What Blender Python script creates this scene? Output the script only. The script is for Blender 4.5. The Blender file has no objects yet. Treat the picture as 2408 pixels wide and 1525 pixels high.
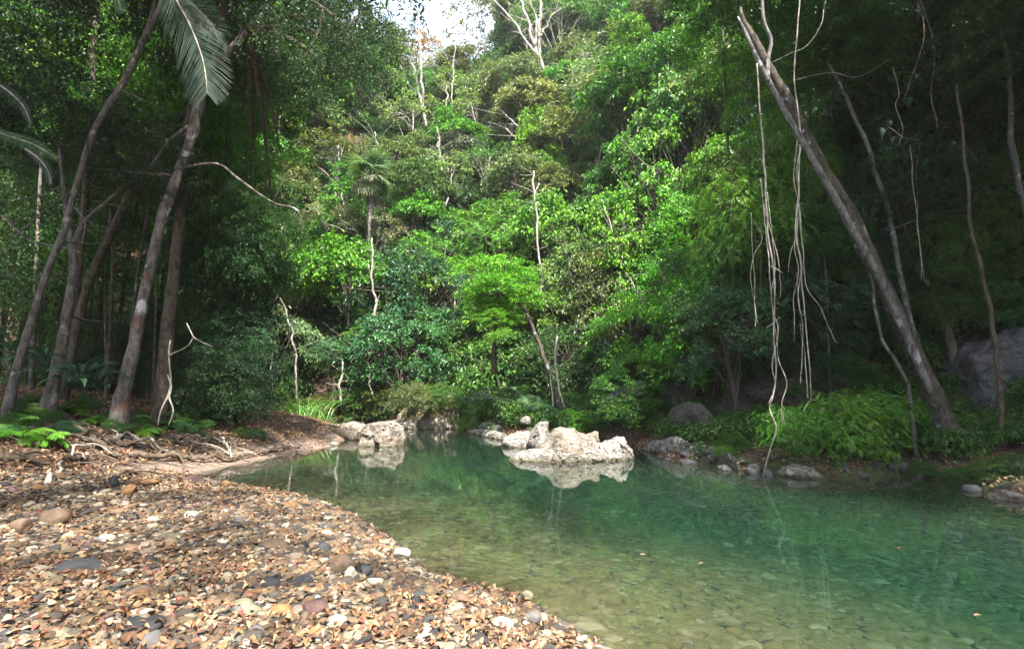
import bpy, math, random
import numpy as np
from mathutils import Vector

S = bpy.context.scene
COL = S.collection
R = math.radians
rng = np.random.default_rng(11)
random.seed(5)

# ---------------------------------------------------------------- camera, world, sun, exposure
PITCH = R(8.3); CAMZ = 1.5; FPX = 1204.0
cam_d = bpy.data.cameras.new('camera'); cam = bpy.data.objects.new('camera', cam_d); COL.objects.link(cam)
cam.location = (0, 0, CAMZ); cam.rotation_euler = (R(90) + PITCH, 0, 0)
cam_d.sensor_width = 36; cam_d.lens = 18; cam_d.clip_start = .05; cam_d.clip_end = 600
S.camera = cam
W = bpy.data.worlds.new('World'); S.world = W; W.use_nodes = True
wn = W.node_tree; wn.nodes.clear()
SUN_EL, SUN_AZ = R(55), R(158)          # azimuth clockwise from +Y: behind the camera, to its right
sky = wn.nodes.new('ShaderNodeTexSky'); sky.sky_type = 'NISHITA'; sky.sun_disc = False
sky.sun_elevation = SUN_EL; sky.sun_rotation = SUN_AZ; sky.dust_density = 3.0; sky.air_density = 1.2
hz_mix = wn.nodes.new('ShaderNodeMixRGB'); hz_mix.inputs[0].default_value = .38     # thin bright cloud veil
hz_mix.inputs[2].default_value = (8.6, 9.7, 11., 1)
bg = wn.nodes.new('ShaderNodeBackground'); bg.inputs[1].default_value = .09
wo = wn.nodes.new('ShaderNodeOutputWorld')
wn.links.new(sky.outputs[0], hz_mix.inputs[1]); wn.links.new(hz_mix.outputs[0], bg.inputs[0]); wn.links.new(bg.outputs[0], wo.inputs[0])
sun_d = bpy.data.lights.new('sun', 'SUN'); sun_d.energy = 5.0; sun_d.angle = R(.8); sun_d.color = (1, .95, .86)
sun = bpy.data.objects.new('sun', sun_d); COL.objects.link(sun)
sdir = Vector((math.sin(SUN_AZ) * math.cos(SUN_EL), math.cos(SUN_AZ) * math.cos(SUN_EL), math.sin(SUN_EL)))
sun.rotation_euler = sdir.to_track_quat('Z', 'Y').to_euler(); sun.location = (20, -20, 60)
S.view_settings.view_transform = 'Standard'; S.view_settings.look = 'None'
S.view_settings.exposure = 2.2; S.view_settings.gamma = 1
cy = S.cycles
cy.max_bounces = 7; cy.diffuse_bounces = 3; cy.glossy_bounces = 3; cy.transmission_bounces = 4; cy.volume_bounces = 1
cy.transparent_max_bounces = 6; cy.sample_clamp_indirect = 6; cy.use_denoising = True
cy.caustics_refractive = True; cy.caustics_reflective = False; cy.blur_glossy = 1

# ---------------------------------------------------------------- small maths
CT, ST = math.cos(PITCH), math.sin(PITCH)
def ray(px, py):
    r, u = (px - 1204) / FPX, (762.5 - py) / FPX
    return np.array([r, CT - u * ST, ST + u * CT])
def at(px, py, Y):                         # a point of the place, read off the photo at a distance Y
    d = ray(px, py); return np.array([0, 0, CAMZ]) + d * (Y / d[1])
def onz(px, py, z=0.):
    d = ray(px, py); return np.array([0, 0, CAMZ]) + d * ((z - CAMZ) / d[2])
def topx(P):
    P = np.atleast_2d(P); v = P - np.array([0, 0, CAMZ])
    f = v[:, 1] * CT + v[:, 2] * ST; u = -v[:, 1] * ST + v[:, 2] * CT
    return 1204 + FPX * v[:, 0] / f, 762.5 - FPX * u / f
def nrm(v): return v / (np.linalg.norm(v, axis=-1, keepdims=True) + 1e-9)
def _h(i, j, k, s):
    n = (i * 374761393 + j * 668265263 + k * 2147483647 + s * 1274126177).astype(np.int64) & 0xffffffff
    n = ((n ^ (n >> 13)) * 1274126177) & 0xffffffff
    return ((n ^ (n >> 16)) & 0xffff) / 65535.0
def vnoise(P, s=0):
    P = np.asarray(P, float); i = np.floor(P).astype(np.int64); f = P - i; f = f * f * (3 - 2 * f); o = 0
    for a in (0, 1):
        for b in (0, 1):
            for c in (0, 1):
                w = (f[:, 0] if a else 1 - f[:, 0]) * (f[:, 1] if b else 1 - f[:, 1]) * (f[:, 2] if c else 1 - f[:, 2])
                o = o + w * _h(i[:, 0] + a, i[:, 1] + b, i[:, 2] + c, s)
    return o * 2 - 1
def fbm(P, s=0, o=4, g=.5):
    P = np.asarray(P, float); a = 1.; r = 0; t = 0
    for k in range(o): r = r + a * vnoise(P, s + k); t += a; a *= g; P = P * 2.03 + 7.1
    return r / t
def catmull(pts, n):
    p = np.array(pts, float); p = np.vstack([2 * p[0] - p[1], p, 2 * p[-1] - p[-2]])
    m = len(p) - 3; t = np.linspace(0, m - 1e-6, n); i = t.astype(int); f = (t - i)[:, None]
    a, b, c, d = p[i], p[i + 1], p[i + 2], p[i + 3]
    return .5 * (2 * b + (c - a) * f + (2 * a - 5 * b + 4 * c - d) * f * f + (3 * b - 3 * c + d - a) * f ** 3)

# ---------------------------------------------------------------- mesh helpers
class MB:
    def __init__(s): s.V = []; s.F = []; s.n = 0; s.c = []
    def add(s, V, F):
        V = np.asarray(V, float).reshape(-1, 3); F = np.asarray(F, int)
        s.V.append(V); s.F.append(F + s.n); s.n += len(V); return s
    def mesh(s, name, mat, smooth=False):
        me = bpy.data.meshes.new(name)
        V = np.vstack(s.V); tot = [len(f) for f in s.F]
        loops = np.concatenate([f.ravel() for f in s.F]).astype(np.int32)
        sizes = np.concatenate([np.full(len(f), f.shape[1]) for f in s.F]).astype(np.int32)
        st = np.concatenate([[0], np.cumsum(sizes)[:-1]]).astype(np.int32)
        me.vertices.add(len(V)); me.vertices.foreach_set('co', V.astype(np.float32).ravel())
        me.loops.add(len(loops)); me.loops.foreach_set('vertex_index', loops)
        me.polygons.add(len(sizes)); me.polygons.foreach_set('loop_start', st)
        me.polygons.foreach_set('use_smooth', np.full(len(sizes), bool(smooth)))
        me.update(calc_edges=True)
        if mat: me.materials.append(mat)
        return me
    def obj(s, name, mat, parent=None, smooth=False, color=None):
        return link(name, s.mesh(name, mat, smooth), parent, color)
def link(name, me, parent=None, color=None):
    o = bpy.data.objects.new(name, me); COL.objects.link(o)
    if parent is not None: o.parent = parent
    if color is not None: o.color = (*color, 1)
    return o
def tag(o, label=None, cat=None, group=None, kind=None):
    if label: o['label'] = label
    if cat: o['category'] = cat
    if group: o['group'] = group
    if kind: o['kind'] = kind
    return o
def thing(name, label, cat, loc=(0, 0, 0), rz=0, group=None):
    o = bpy.data.objects.new(name, None); COL.objects.link(o); o.location = [float(a) for a in loc]; o.rotation_euler = (0, 0, rz)
    o.empty_display_size = .2
    return tag(o, label, cat, group)
def tube(P, rad, k=6, lump=0., seed=0):
    P = np.asarray(P, float); n = len(P); rad = np.broadcast_to(np.asarray(rad, float), (n,))
    T = nrm(np.gradient(P, axis=0)); ref = np.array([.31, .17, .93]) if abs(T[:, 2]).mean() < .8 else np.array([1., .1, 0])
    A = nrm(np.cross(T, ref)); B = np.cross(T, A)
    a = np.linspace(0, 2 * np.pi, k, endpoint=False)
    V = P[:, None] + rad[:, None, None] * (np.cos(a)[None, :, None] * A[:, None] + np.sin(a)[None, :, None] * B[:, None])
    V = V.reshape(-1, 3)
    if lump:
        c = np.repeat(P, k, 0); rr = np.repeat(rad, k)[:, None]
        V = c + (V - c) * (1 + lump * fbm(V / (rr * 2.2 + .02) * np.array([1, 1, .5]), seed, 3)[:, None])
    i = np.arange(n - 1)[:, None] * k; j = np.arange(k)[None]; j2 = (j + 1) % k
    F = np.stack([i + j, i + j2, i + k + j2, i + k + j], -1).reshape(-1, 4)
    if k >= 5:                                                     # rounded-off ends
        V = np.vstack([V, P[0] - T[0] * rad[0] * .25, P[-1] + T[-1] * rad[-1] * .25]); a, b = n * k, n * k + 1; m = (n - 1) * k; q = np.arange(0, k, 2)
        F = np.vstack([F, np.stack([q * 0 + a, (q + 2) % (k + k % 2) % k, (q + 1) % k, q], -1), np.stack([q * 0 + b, m + q, m + (q + 1) % k, m + (q + 2) % (k + k % 2) % k], -1)])
    return V, F
def leaves(P, D, N, L, asp=.42, fold=.18):
    """one folded, four-cornered leaf per row: base P, direction D, face normal N, length L"""
    D = nrm(D); Sd = nrm(np.cross(D, N)); N = np.cross(Sd, D); L = np.broadcast_to(L, (len(P),))[:, None]
    m = P + D * L * .45; up = N * L * fold
    V = np.stack([P, m + Sd * L * asp * .5 + up, P + D * L - N * L * .08, m - Sd * L * asp * .5 + up], 1).reshape(-1, 3)
    i = np.arange(len(P))[:, None] * 4
    F = np.concatenate([i + np.array([[0, 1, 2]]), i + np.array([[0, 2, 3]])], 0)
    return V, F
def rdir(n, g=rng): return nrm(g.normal(size=(n, 3)))

# ---------------------------------------------------------------- materials
def mat(name):
    m = bpy.data.materials.new(name); m.use_nodes = True; nt = m.node_tree; b = nt.nodes['Principled BSDF']
    return m, nt, b, nt.nodes['Material Output']
def nd(nt, t, **k):
    n = nt.nodes.new(t)
    for a, v in k.items():
        if a[0] == 'i' and a[1:].isdigit(): n.inputs[int(a[1:])].default_value = v
        else: setattr(n, a, v)
    return n
def ramp(nt, fac, stops, interp='LINEAR'):
    r = nd(nt, 'ShaderNodeValToRGB'); e = r.color_ramp; e.interpolation = interp
    while len(e.elements) < len(stops): e.elements.new(.5)
    for el, (p, c) in zip(e.elements, stops): el.position = p; el.color = (*c, 1)
    nt.links.new(fac, r.inputs[0]); return r.outputs[0]
def noise(nt, sc, det=4, rough=.55, vec=None, dist=0):
    n = nd(nt, 'ShaderNodeTexNoise'); n.inputs['Scale'].default_value = sc; n.inputs['Detail'].default_value = det
    n.inputs['Roughness'].default_value = rough; n.inputs['Distortion'].default_value = dist
    if vec: nt.links.new(vec, n.inputs['Vector'])
    return n.outputs[0]
def mix(nt, fac, a, b, mode='MIX'):
    m = nd(nt, 'ShaderNodeMixRGB', blend_type=mode)
    for s, v in ((0, fac), (1, a), (2, b)):
        if isinstance(v, (int, float)): m.inputs[s].default_value = v
        elif isinstance(v, tuple): m.inputs[s].default_value = (*v, 1)
        else: nt.links.new(v, m.inputs[s])
    return m.outputs[0]
def math_(nt, op, a, b=0.):
    m = nd(nt, 'ShaderNodeMath', operation=op)
    for s, v in ((0, a), (1, b)):
        if isinstance(v, (int, float)): m.inputs[s].default_value = v
        else: nt.links.new(v, m.inputs[s])
    return m.outputs[0]
def bump(nt, b, h, st=.5, dist=.05):
    n = nd(nt, 'ShaderNodeBump'); n.inputs['Strength'].default_value = st; n.inputs['Distance'].default_value = dist
    nt.links.new(h, n.inputs['Height']); nt.links.new(n.outputs[0], b.inputs['Normal'])
def posvec(nt): return nd(nt, 'ShaderNodeNewGeometry').outputs['Position']
def objvec(nt): return nd(nt, 'ShaderNodeTexCoord').outputs['Object']

def leaf_mat(name, rough=.5, trans=.35, spec=.35, var=.5):
    m, nt, b, out = mat(name); L = nt.links
    oi = nd(nt, 'ShaderNodeObjectInfo'); g = nd(nt, 'ShaderNodeNewGeometry')
    isl = g.outputs['Random Per Island']
    sh = ramp(nt, isl, [(0, (1 - var,) * 3), (.5, (1 - var * .3, 1 - var * .25, 1 - var * .3)), (.93, (1 + var * .5,) * 3), (1, (1.6 + var, 1.35 + var, .9))])
    c = mix(nt, 1, oi.outputs['Color'], sh, 'MULTIPLY')
    n = noise(nt, .55, 2, .5, posvec(nt))
    c = mix(nt, 1, c, ramp(nt, n, [(.3, (.75, .85, .95)), (.7, (1.25, 1.12, .85))]), 'MULTIPLY')
    L.new(c, b.inputs['Base Color']); b.inputs['Roughness'].default_value = rough; b.inputs['Specular IOR Level'].default_value = spec
    t = nd(nt, 'ShaderNodeBsdfTranslucent'); L.new(mix(nt, 1, c, (1.15, 1.35, .5), 'MULTIPLY'), t.inputs[0])
    mx = nd(nt, 'ShaderNodeMixShader', i0=trans); L.new(b.outputs[0], mx.inputs[1]); L.new(t.outputs[0], mx.inputs[2]); L.new(mx.outputs[0], out.inputs[0])
    return m
M = {}
M['leaf'] = leaf_mat('leaf', .45, .28, .4, .55)
M['leaf_glossy'] = leaf_mat('leaf_glossy', .5, .3, .38, .5)
M['needle'] = leaf_mat('frond_leaf', .4, .3, .5, .3)

def bark_mat(name, a, b_, patch=None, pscale=3., red=None):
    m, nt, b, out = mat(name); L = nt.links; v = objvec(nt)
    mp = nd(nt, 'ShaderNodeMapping'); mp.inputs['Scale'].default_value = (1, 1, .45); L.new(v, mp.inputs[0])
    n = noise(nt, 9, 6, .65, mp.outputs[0], .6); c = ramp(nt, n, [(.38, a), (.6, b_)]); c = mix(nt, ramp(nt, noise(nt, 26, 4, .7, mp.outputs[0], .4), [(.6, (0, 0, 0)), (.68, (.7, .7, .7))]), c, tuple(min(x * 2.1, .6) for x in b_))
    if red:
        c = mix(nt, ramp(nt, noise(nt, 1.3, 3, .5, v, .4), [(.58, (0, 0, 0)), (.66, (.8, .8, .8))]), c, red)
    if patch:
        c = mix(nt, ramp(nt, noise(nt, pscale, 5, .6, v, .5), [(.6, (0, 0, 0)), (.64, (1, 1, 1))]), c, patch)
    moss = ramp(nt, noise(nt, 2.1, 5, .6, v), [(.55, (0, 0, 0)), (.75, (.7, .7, .7))])
    c = mix(nt, moss, c, (.05, .06, .02))
    L.new(c, b.inputs['Base Color']); b.inputs['Roughness'].default_value = .9; b.inputs['Specular IOR Level'].default_value = .2
    bump(nt, b, noise(nt, 22, 6, .7, mp.outputs[0], .8), .8, .04); return m
M['bark_dark'] = bark_mat('bark_dark', (.035, .027, .02), (.11, .09, .07))
M['bark_grey'] = bark_mat('bark_grey', (.045, .04, .036), (.145, .13, .12), (.24, .22, .21), 2.6)
M['bark_far'] = bark_mat('bark_far', (.05, .045, .035), (.12, .1, .085))
M['bark_red'] = bark_mat('bark_red', (.055, .047, .042), (.17, .15, .14), (.42, .41, .43), 1.5, (.12, .055, .042))
M['bark_pale'] = bark_mat('bark_pale', (.16, .14, .115), (.36, .33, .29), (.45, .43, .4), 3)
M['bark_lichen'] = bark_mat('bark_lichen', (.03, .025, .021), (.1, .082, .068), (.3, .31, .34), 2.6)
M['bark_stem'] = bark_mat('bark_stem', (.06, .055, .05), (.17, .16, .155), (.3, .3, .32), 2.3)
M['root'] = bark_mat('root', (.05, .035, .025), (.13, .095, .07))
M['vine'] = bark_mat('vine', (.2, .17, .13), (.45, .41, .36))

def litter_col(nt, v):
    vo = nd(nt, 'ShaderNodeTexVoronoi'); vo.inputs['Scale'].default_value = 13; nt.links.new(v, vo.inputs['Vector'])
    sep = nd(nt, 'ShaderNodeSeparateColor'); nt.links.new(vo.outputs['Color'], sep.inputs[0])
    c = ramp(nt, sep.outputs[0], [(0, (.02, .012, .008)), (.45, (.06, .035, .022)), (.75, (.11, .058, .034)), (1, (.19, .11, .06))])
    return c, vo.outputs['Distance']
def soil_mat(name, green=.5, dark=1., sand=False):
    m, nt, b, out = mat(name); L = nt.links; v = posvec(nt); c, d = litter_col(nt, v)
    c = mix(nt, ramp(nt, noise(nt, .9, 5, .6, v), [(.4, (0, 0, 0)), (.6, (1, 1, 1))]), c, (.05 * dark, .035 * dark, .025 * dark))
    if green: c = mix(nt, ramp(nt, noise(nt, .45, 5, .6, v), [(.62 - green * .3, (0, 0, 0)), (.72 - green * .3, (1, 1, 1))]), c, (.03, .05, .012))
    if sand:
        sx = nd(nt, 'ShaderNodeSeparateXYZ'); L.new(v, sx.inputs[0])
        s = math_(nt, 'ADD', sx.outputs[2], math_(nt, 'MULTIPLY', noise(nt, 1.7, 4, .5, v), .35))
        c = mix(nt, ramp(nt, s, [(.34, (1, 1, 1)), (.5, (0, 0, 0))]), c, mix(nt, noise(nt, 30, 4, .7, v), (.11, .075, .058), (.2, .15, .115)))
    L.new(c, b.inputs['Base Color']); b.inputs['Roughness'].default_value = .95
    bump(nt, b, mix(nt, .5, noise(nt, 12, 6, .7, v), d), .9, .08); return m
M['litter'] = soil_mat('leaf_litter_soil', 0, 1, True)
M['hill'] = soil_mat('hillside_soil', .35, .45)

def rock_mat(name, pale, tan, dark, wet=True, moss=0.):
    m, nt, b, out = mat(name); L = nt.links; v = posvec(nt)
    n1 = noise(nt, 2.6, 8, .65, v, .7); n2 = noise(nt, 14, 7, .7, v, .6)
    c = ramp(nt, n1, [(.3, dark), (.42, tan), (.58, pale), (.8, tuple(x * 1.15 for x in pale))])
    c = mix(nt, ramp(nt, n2, [(.33, (1, 1, 1)), (.45, (0, 0, 0))]), c, dark)
    mp = nd(nt, 'ShaderNodeMapping'); mp.inputs['Rotation'].default_value = (0, .5, .3); mp.inputs['Scale'].default_value = (1, 1, 2.4); L.new(v, mp.inputs[0])
    ck = math_(nt, 'ABSOLUTE', math_(nt, 'SUBTRACT', noise(nt, 1.5, 5, .6, mp.outputs[0], .8), .5))
    crack = ramp(nt, ck, [(.0, (0, 0, 0)), (.022, (1, 1, 1))])
    c = mix(nt, .55, c, mix(nt, 1, c, crack, 'MULTIPLY'))
    c = mix(nt, 1, c, ramp(nt, noise(nt, 38, 4, .7, v), [(.35, (.72, .7, .68)), (.6, (1.1, 1.1, 1.1))]), 'MULTIPLY')
    sx = nd(nt, 'ShaderNodeSeparateXYZ'); L.new(v, sx.inputs[0])
    if moss:
        g = nd(nt, 'ShaderNodeNewGeometry'); sn = nd(nt, 'ShaderNodeSeparateXYZ'); L.new(g.outputs['Normal'], sn.inputs[0])
        k = math_(nt, 'ADD', math_(nt, 'MULTIPLY', noise(nt, 1.5, 9, .75, v), 2.0), math_(nt, 'MULTIPLY', sn.outputs[2], .25))
        k = math_(nt, 'ADD', k, math_(nt, 'MINIMUM', math_(nt, 'MULTIPLY', sx.outputs[2], .5), .35))
        c = mix(nt, ramp(nt, math_(nt, 'MULTIPLY', k, .5), [(.86 - moss * .2, (0, 0, 0)), (.9 - moss * .2, (1, 1, 1))]), c, mix(nt, n2, (.02, .028, .008), (.13, .11, .035)))
    if wet: c = mix(nt, ramp(nt, sx.outputs[2], [(0.02, (1, 1, 1)), (.09, (0, 0, 0))]), c, mix(nt, n2, (.03, .028, .018), (.12, .105, .06)))
    L.new(c, b.inputs['Base Color']); b.inputs['Roughness'].default_value = .85
    bump(nt, b, mix(nt, .5, mix(nt, .6, n2, noise(nt, 45, 5, .7, v)), crack), .9, .07); return m
M['limestone'] = rock_mat('limestone', (.27, .255, .235), (.17, .15, .125), (.045, .04, .036))
M['limestone_tan'] = rock_mat('limestone_tan', (.225, .2, .165), (.14, .11, .085), (.04, .036, .032))
M['limestone_moss'] = rock_mat('limestone_moss', (.27, .245, .21), (.17, .14, .1), (.07, .06, .05), True, 1.0)
M['rock_dark_shade'] = rock_mat('rock_dark_shade', (.075, .066, .058), (.055, .045, .036), (.03, .026, .022), False, 0.)  # dark rock, with the overhang's deep shade put into its colour
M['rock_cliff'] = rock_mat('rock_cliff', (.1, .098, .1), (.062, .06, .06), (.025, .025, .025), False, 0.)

STONE_STOPS = [(0, (.035, .035, .04)), (.13, (.08, .072, .07)), (.25, (.16, .14, .12)), (.36, (.16, .095, .055)), (.46, (.26, .19, .12)), (.58, (.33, .25, .16)),
               (.66, (.30, .16, .07)), (.74, (.36, .31, .25)), (.84, (.5, .45, .36)), (.92, (.2, .11, .09)), (.97, (.68, .64, .55)), (1, (.75, .73, .68))]
def stone_mat(name, rough=.75, mul=1., olive=False):
    m, nt, b, out = mat(name); L = nt.links; oi = nd(nt, 'ShaderNodeObjectInfo'); v = objvec(nt)
    off = nd(nt, 'ShaderNodeVectorMath', operation='ADD'); L.new(v, off.inputs[0]); L.new(oi.outputs['Random'], off.inputs[1])
    c = ramp(nt, oi.outputs['Random'], [(p, tuple(x * mul * .52 * k_ for x, k_ in zip(cc, (1., .96, .9)))) for p, cc in STONE_STOPS])
    c = mix(nt, 1, c, ramp(nt, noise(nt, 2.2, 6, .7, off.outputs[0], .8), [(.3, (.6, .58, .55)), (.7, (1.3, 1.25, 1.15))]), 'MULTIPLY')
    if olive: c = mix(nt, .45, c, (.2, .21, .07))
    L.new(c, b.inputs['Base Color']); b.inputs['Roughness'].default_value = rough
    bump(nt, b, noise(nt, 5, 5, .7, off.outputs[0]), .5, .08); return m
M['stone'] = stone_mat('river_stone')
M['bed_stone'] = stone_mat('bed_stone', .8, .72, True)
def dleaf_mat():
    m, nt, b, out = mat('dry_leaf'); L = nt.links; oi = nd(nt, 'ShaderNodeObjectInfo')
    c = ramp(nt, oi.outputs['Random'], [(0, (0.048, 0.021, 0.011)), (.2, (0.120, 0.053, 0.025)), (.38, (0.200, 0.099, 0.043)), (.52, (0.224, 0.129, 0.061)), (.66, (0.288, 0.182, 0.094)), (.8, (0.336, 0.236, 0.130)), (.88, (0.416, 0.319, 0.194)), (.93, (0.176, 0.046, 0.029)), (1, (0.240, 0.091, 0.058))])
    L.new(c, b.inputs['Base Color']); b.inputs['Roughness'].default_value = .7
    t = nd(nt, 'ShaderNodeBsdfTranslucent'); L.new(c, t.inputs[0])
    mx = nd(nt, 'ShaderNodeMixShader', i0=.2); L.new(b.outputs[0], mx.inputs[1]); L.new(t.outputs[0], mx.inputs[2]); L.new(mx.outputs[0], out.inputs[0]); return m
M['dry_leaf'] = dleaf_mat()
def gravel_base():
    m, nt, b, out = mat('gravel_base'); L = nt.links; v = posvec(nt)
    vo = nd(nt, 'ShaderNodeTexVoronoi'); vo.inputs['Scale'].default_value = 28; L.new(v, vo.inputs['Vector'])
    sep = nd(nt, 'ShaderNodeSeparateColor'); L.new(vo.outputs['Color'], sep.inputs[0])
    c = ramp(nt, sep.outputs[0], [(p, tuple(x * .6 for x in cc)) for p, cc in STONE_STOPS])
    L.new(c, b.inputs['Base Color']); b.inputs['Roughness'].default_value = .9
    inv = math_(nt, 'SUBTRACT', 1., vo.outputs['Distance']); bump(nt, b, inv, 1., .02); return m
M['gravel'] = gravel_base()
def bed_mat():
    m, nt, b, out = mat('riverbed'); L = nt.links; v = posvec(nt)
    mp = nd(nt, 'ShaderNodeMapping'); mp.inputs['Scale'].default_value = (.75, 1.1, 1.); L.new(v, mp.inputs[0])
    vo = nd(nt, 'ShaderNodeTexVoronoi'); vo.inputs['Scale'].default_value = 16; L.new(mp.outputs[0], vo.inputs['Vector'])
    sep = nd(nt, 'ShaderNodeSeparateColor'); L.new(vo.outputs['Color'], sep.inputs[0])
    c = ramp(nt, sep.outputs[0], [(0, (.018, .018, .012)), (.3, (.055, .052, .034)), (.6, (.1, .096, .06)), (.85, (.15, .14, .09)), (1, (.25, .235, .17))])
    c = mix(nt, ramp(nt, noise(nt, .35, 4, .6, v), [(.42, (0, 0, 0)), (.6, (.6, .6, .6))]), c, (.12, .12, .08))
    c = mix(nt, ramp(nt, vo.outputs['Distance'], [(.45, (0, 0, 0)), (.7, (.8, .8, .8))]), c, (.05, .05, .03))
    L.new(c, b.inputs['Base Color']); b.inputs['Roughness'].default_value = .9
    bump(nt, b, math_(nt, 'SUBTRACT', 1., vo.outputs['Distance']), 1., .05); return m
M['bed'] = bed_mat()

# ---------------------------------------------------------------- the lie of the land
def Z0(l): return [onz(x, y)[:2] for x, y in l]
gravel_l = Z0([(1480, 1560), (1410, 1525), (1330, 1480), (1300, 1452), (1215, 1402), (1110, 1378), (1010, 1352), (980, 1335), (955, 1302), (900, 1256), (830, 1212), (780, 1190), (700, 1166), (650, 1158), (560, 1141), (490, 1137), (440, 1141), (372, 1146)])
left_l = Z0([(340, 1136), (372, 1124), (480, 1105), (600, 1081), (690, 1064), (775, 1048)])
spit_l = Z0([(785, 1045), (740, 1034), (820, 1034), (855, 1024), (820, 1014), (745, 1008), (700, 1003)])
far_l = Z0([(735, 999), (850, 1000), (950, 1005), (1085, 1007), (1110, 1017), (1175, 1021), (1188, 1043), (1250, 1050), (1330, 1046), (1420, 1038), (1495, 1047)])
right_l = Z0([(1510, 1058), (1600, 1082), (1725, 1106), (1780, 1108), (1840, 1116), (2000, 1128), (2150, 1116), (2270, 1132), (2330, 1164), (2430, 1180), (2700, 1215)]) + [np.array([13., 3.]), np.array([13., -6.])]
back_l = [np.array([6., -9.]), np.array([.8, -5.]), np.array([.6, 0.])]
groups = {'gravel': back_l + gravel_l, 'left': [gravel_l[-1]] + left_l, 'spit': [left_l[-1]] + spit_l, 'far': [spit_l[-1]] + far_l, 'right': [far_l[-1]] + right_l + [back_l[0]]}
poly = np.array(back_l + gravel_l + left_l + spit_l + far_l + right_l)
def segdist(X, Y, pts):
    P = np.array(pts); d = np.full(X.shape, 1e9)
    for a, b in zip(P[:-1], P[1:]):
        e = b - a; t = np.clip(((X - a[0]) * e[0] + (Y - a[1]) * e[1]) / (e @ e + 1e-9), 0, 1)
        d = np.minimum(d, np.hypot(X - a[0] - t * e[0], Y - a[1] - t * e[1]))
    return d
def inside(X, Y):
    c = np.zeros(X.shape, bool); n = len(poly)
    for i in range(n):
        a, b = poly[i], poly[(i + 1) % n]
        if a[1] == b[1]: continue
        c ^= ((a[1] > Y) != (b[1] > Y)) & (X < (b[0] - a[0]) * (Y - a[1]) / (b[1] - a[1]) + a[0])
    return c
TAGS = ['gravel', 'left', 'spit', 'far', 'right']
def sp(x, k=1.): return np.logaddexp(0, x / k) * k
def terrain(X, Y):
    X = np.asarray(X, float); Y = np.asarray(Y, float)
    D = {t: segdist(X, Y, groups[t]) for t in TAGS}; dm = np.minimum.reduce([D[t] for t in TAGS]); ins = inside(X, Y)
    w = {t: np.exp(-(D[t] - dm) * 1.3) / (D[t] + .25) ** 2 for t in TAGS}
    yl = 7.9 + .25 * np.sin(X * 1.7) + .12 * np.clip(-X - 8, 0, 9); bk = np.clip((Y - yl) / 1.7, 0, 1) * np.clip((-4.9 - X) / .9, 0, 1); bk = bk * bk * (3 - 2 * bk)
    for t in ('gravel',): w[t] = w[t] * (1 - bk)
    w['left'] = w['left'] * (1 - bk) + bk * 6; ws = sum(w.values())
    n3 = np.stack([X.ravel(), Y.ravel(), 0 * X.ravel()], 1)
    nz = fbm(n3 * .12, 3, 4).reshape(X.shape); nf = fbm(n3 * .9, 9, 4).reshape(X.shape)
    d = dm
    fr = np.clip((X / np.maximum(Y, 5) + .05) / .16, 0, 1)
    capz = 37 + 43 * fr + 3 * nz
    hill = 1.75 * sp(d - 4.5 + 2 * nz, 1.2) + .16 * d; hill = hill - sp(hill - capz, 3)
    rh = .12 * d + 2.0 * sp(d - 4.4 + 1.2 * nz, .6); rh = rh - sp(rh - 80, 4)
    lh = 1.35 * (1 - np.exp(-d / 4.)) + .05 * d + .75 * sp(d - 17, 3); lh = lh + 1.7 * sp(Y - 31 + 2 * nz, 1.5) + .5 * sp(-X - 26, 3); lh = lh - sp(lh - 37, 3)
    land = {'gravel': .34 * (1 - np.exp(-d / 1.8)) + .012 * d + .05 * nf * (1 - np.exp(-d)), 'left': lh + .12 * nf * (1 - np.exp(-d)),
            'spit': .3 * (1 - np.exp(-d / 1.)) + .02 + 1.7 * sp(Y - 32, 1.5), 'far': .35 * (1 - np.exp(-d / .5)) + hill + .3 * nf * (1 - np.exp(-d)), 'right': .3 * (1 - np.exp(-d / .4)) + rh + .25 * nf * (1 - np.exp(-d))}
    wat = {'gravel': .035 + .17 * d + .006 * d * d, 'left': .1 * d, 'spit': .07 * d, 'far': .25 + 1.0 * d, 'right': .2 + .7 * d}
    zl = sum(w[t] * land[t] for t in TAGS) / ws
    w2 = {t: 1 / (D[t] + .4) ** 2.2 for t in TAGS}
    zw = sum(w2[t] * wat[t] for t in TAGS) / sum(w2.values()); zw = 2.3 * (1 - np.exp(-zw / 1.9)) * (1 + .12 * nz)
    zw = zw * np.clip(d / .25, 0, 1)
    z = np.where(ins, -zw, zl + .005)
    near = np.argmin(np.stack([D[t] for t in TAGS]), 0); near = np.where((near == 0) & (bk > .12), 1, near)
    return z, np.where(ins, -1, near), dm
def tz(x, y): return float(terrain(np.array([x]), np.array([y]))[0][0])
xs = np.concatenate([np.arange(-75, -24, 2.), np.arange(-24, -10, .5), np.arange(-10, 6, .11), np.arange(6, 14, .25), np.arange(14, 30, .6), np.arange(30, 82, 2.)])
ys = np.concatenate([np.arange(-14, 2, 1.), np.arange(2, 12, .11), np.arange(12, 20, .2), np.arange(20, 36, .45), np.arange(36, 70, 1.), np.arange(70, 116, 2.)])
GX, GY = np.meshgrid(xs, ys)
GZ, GT, GD = terrain(GX, GY)
ny, nx = GX.shape
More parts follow.
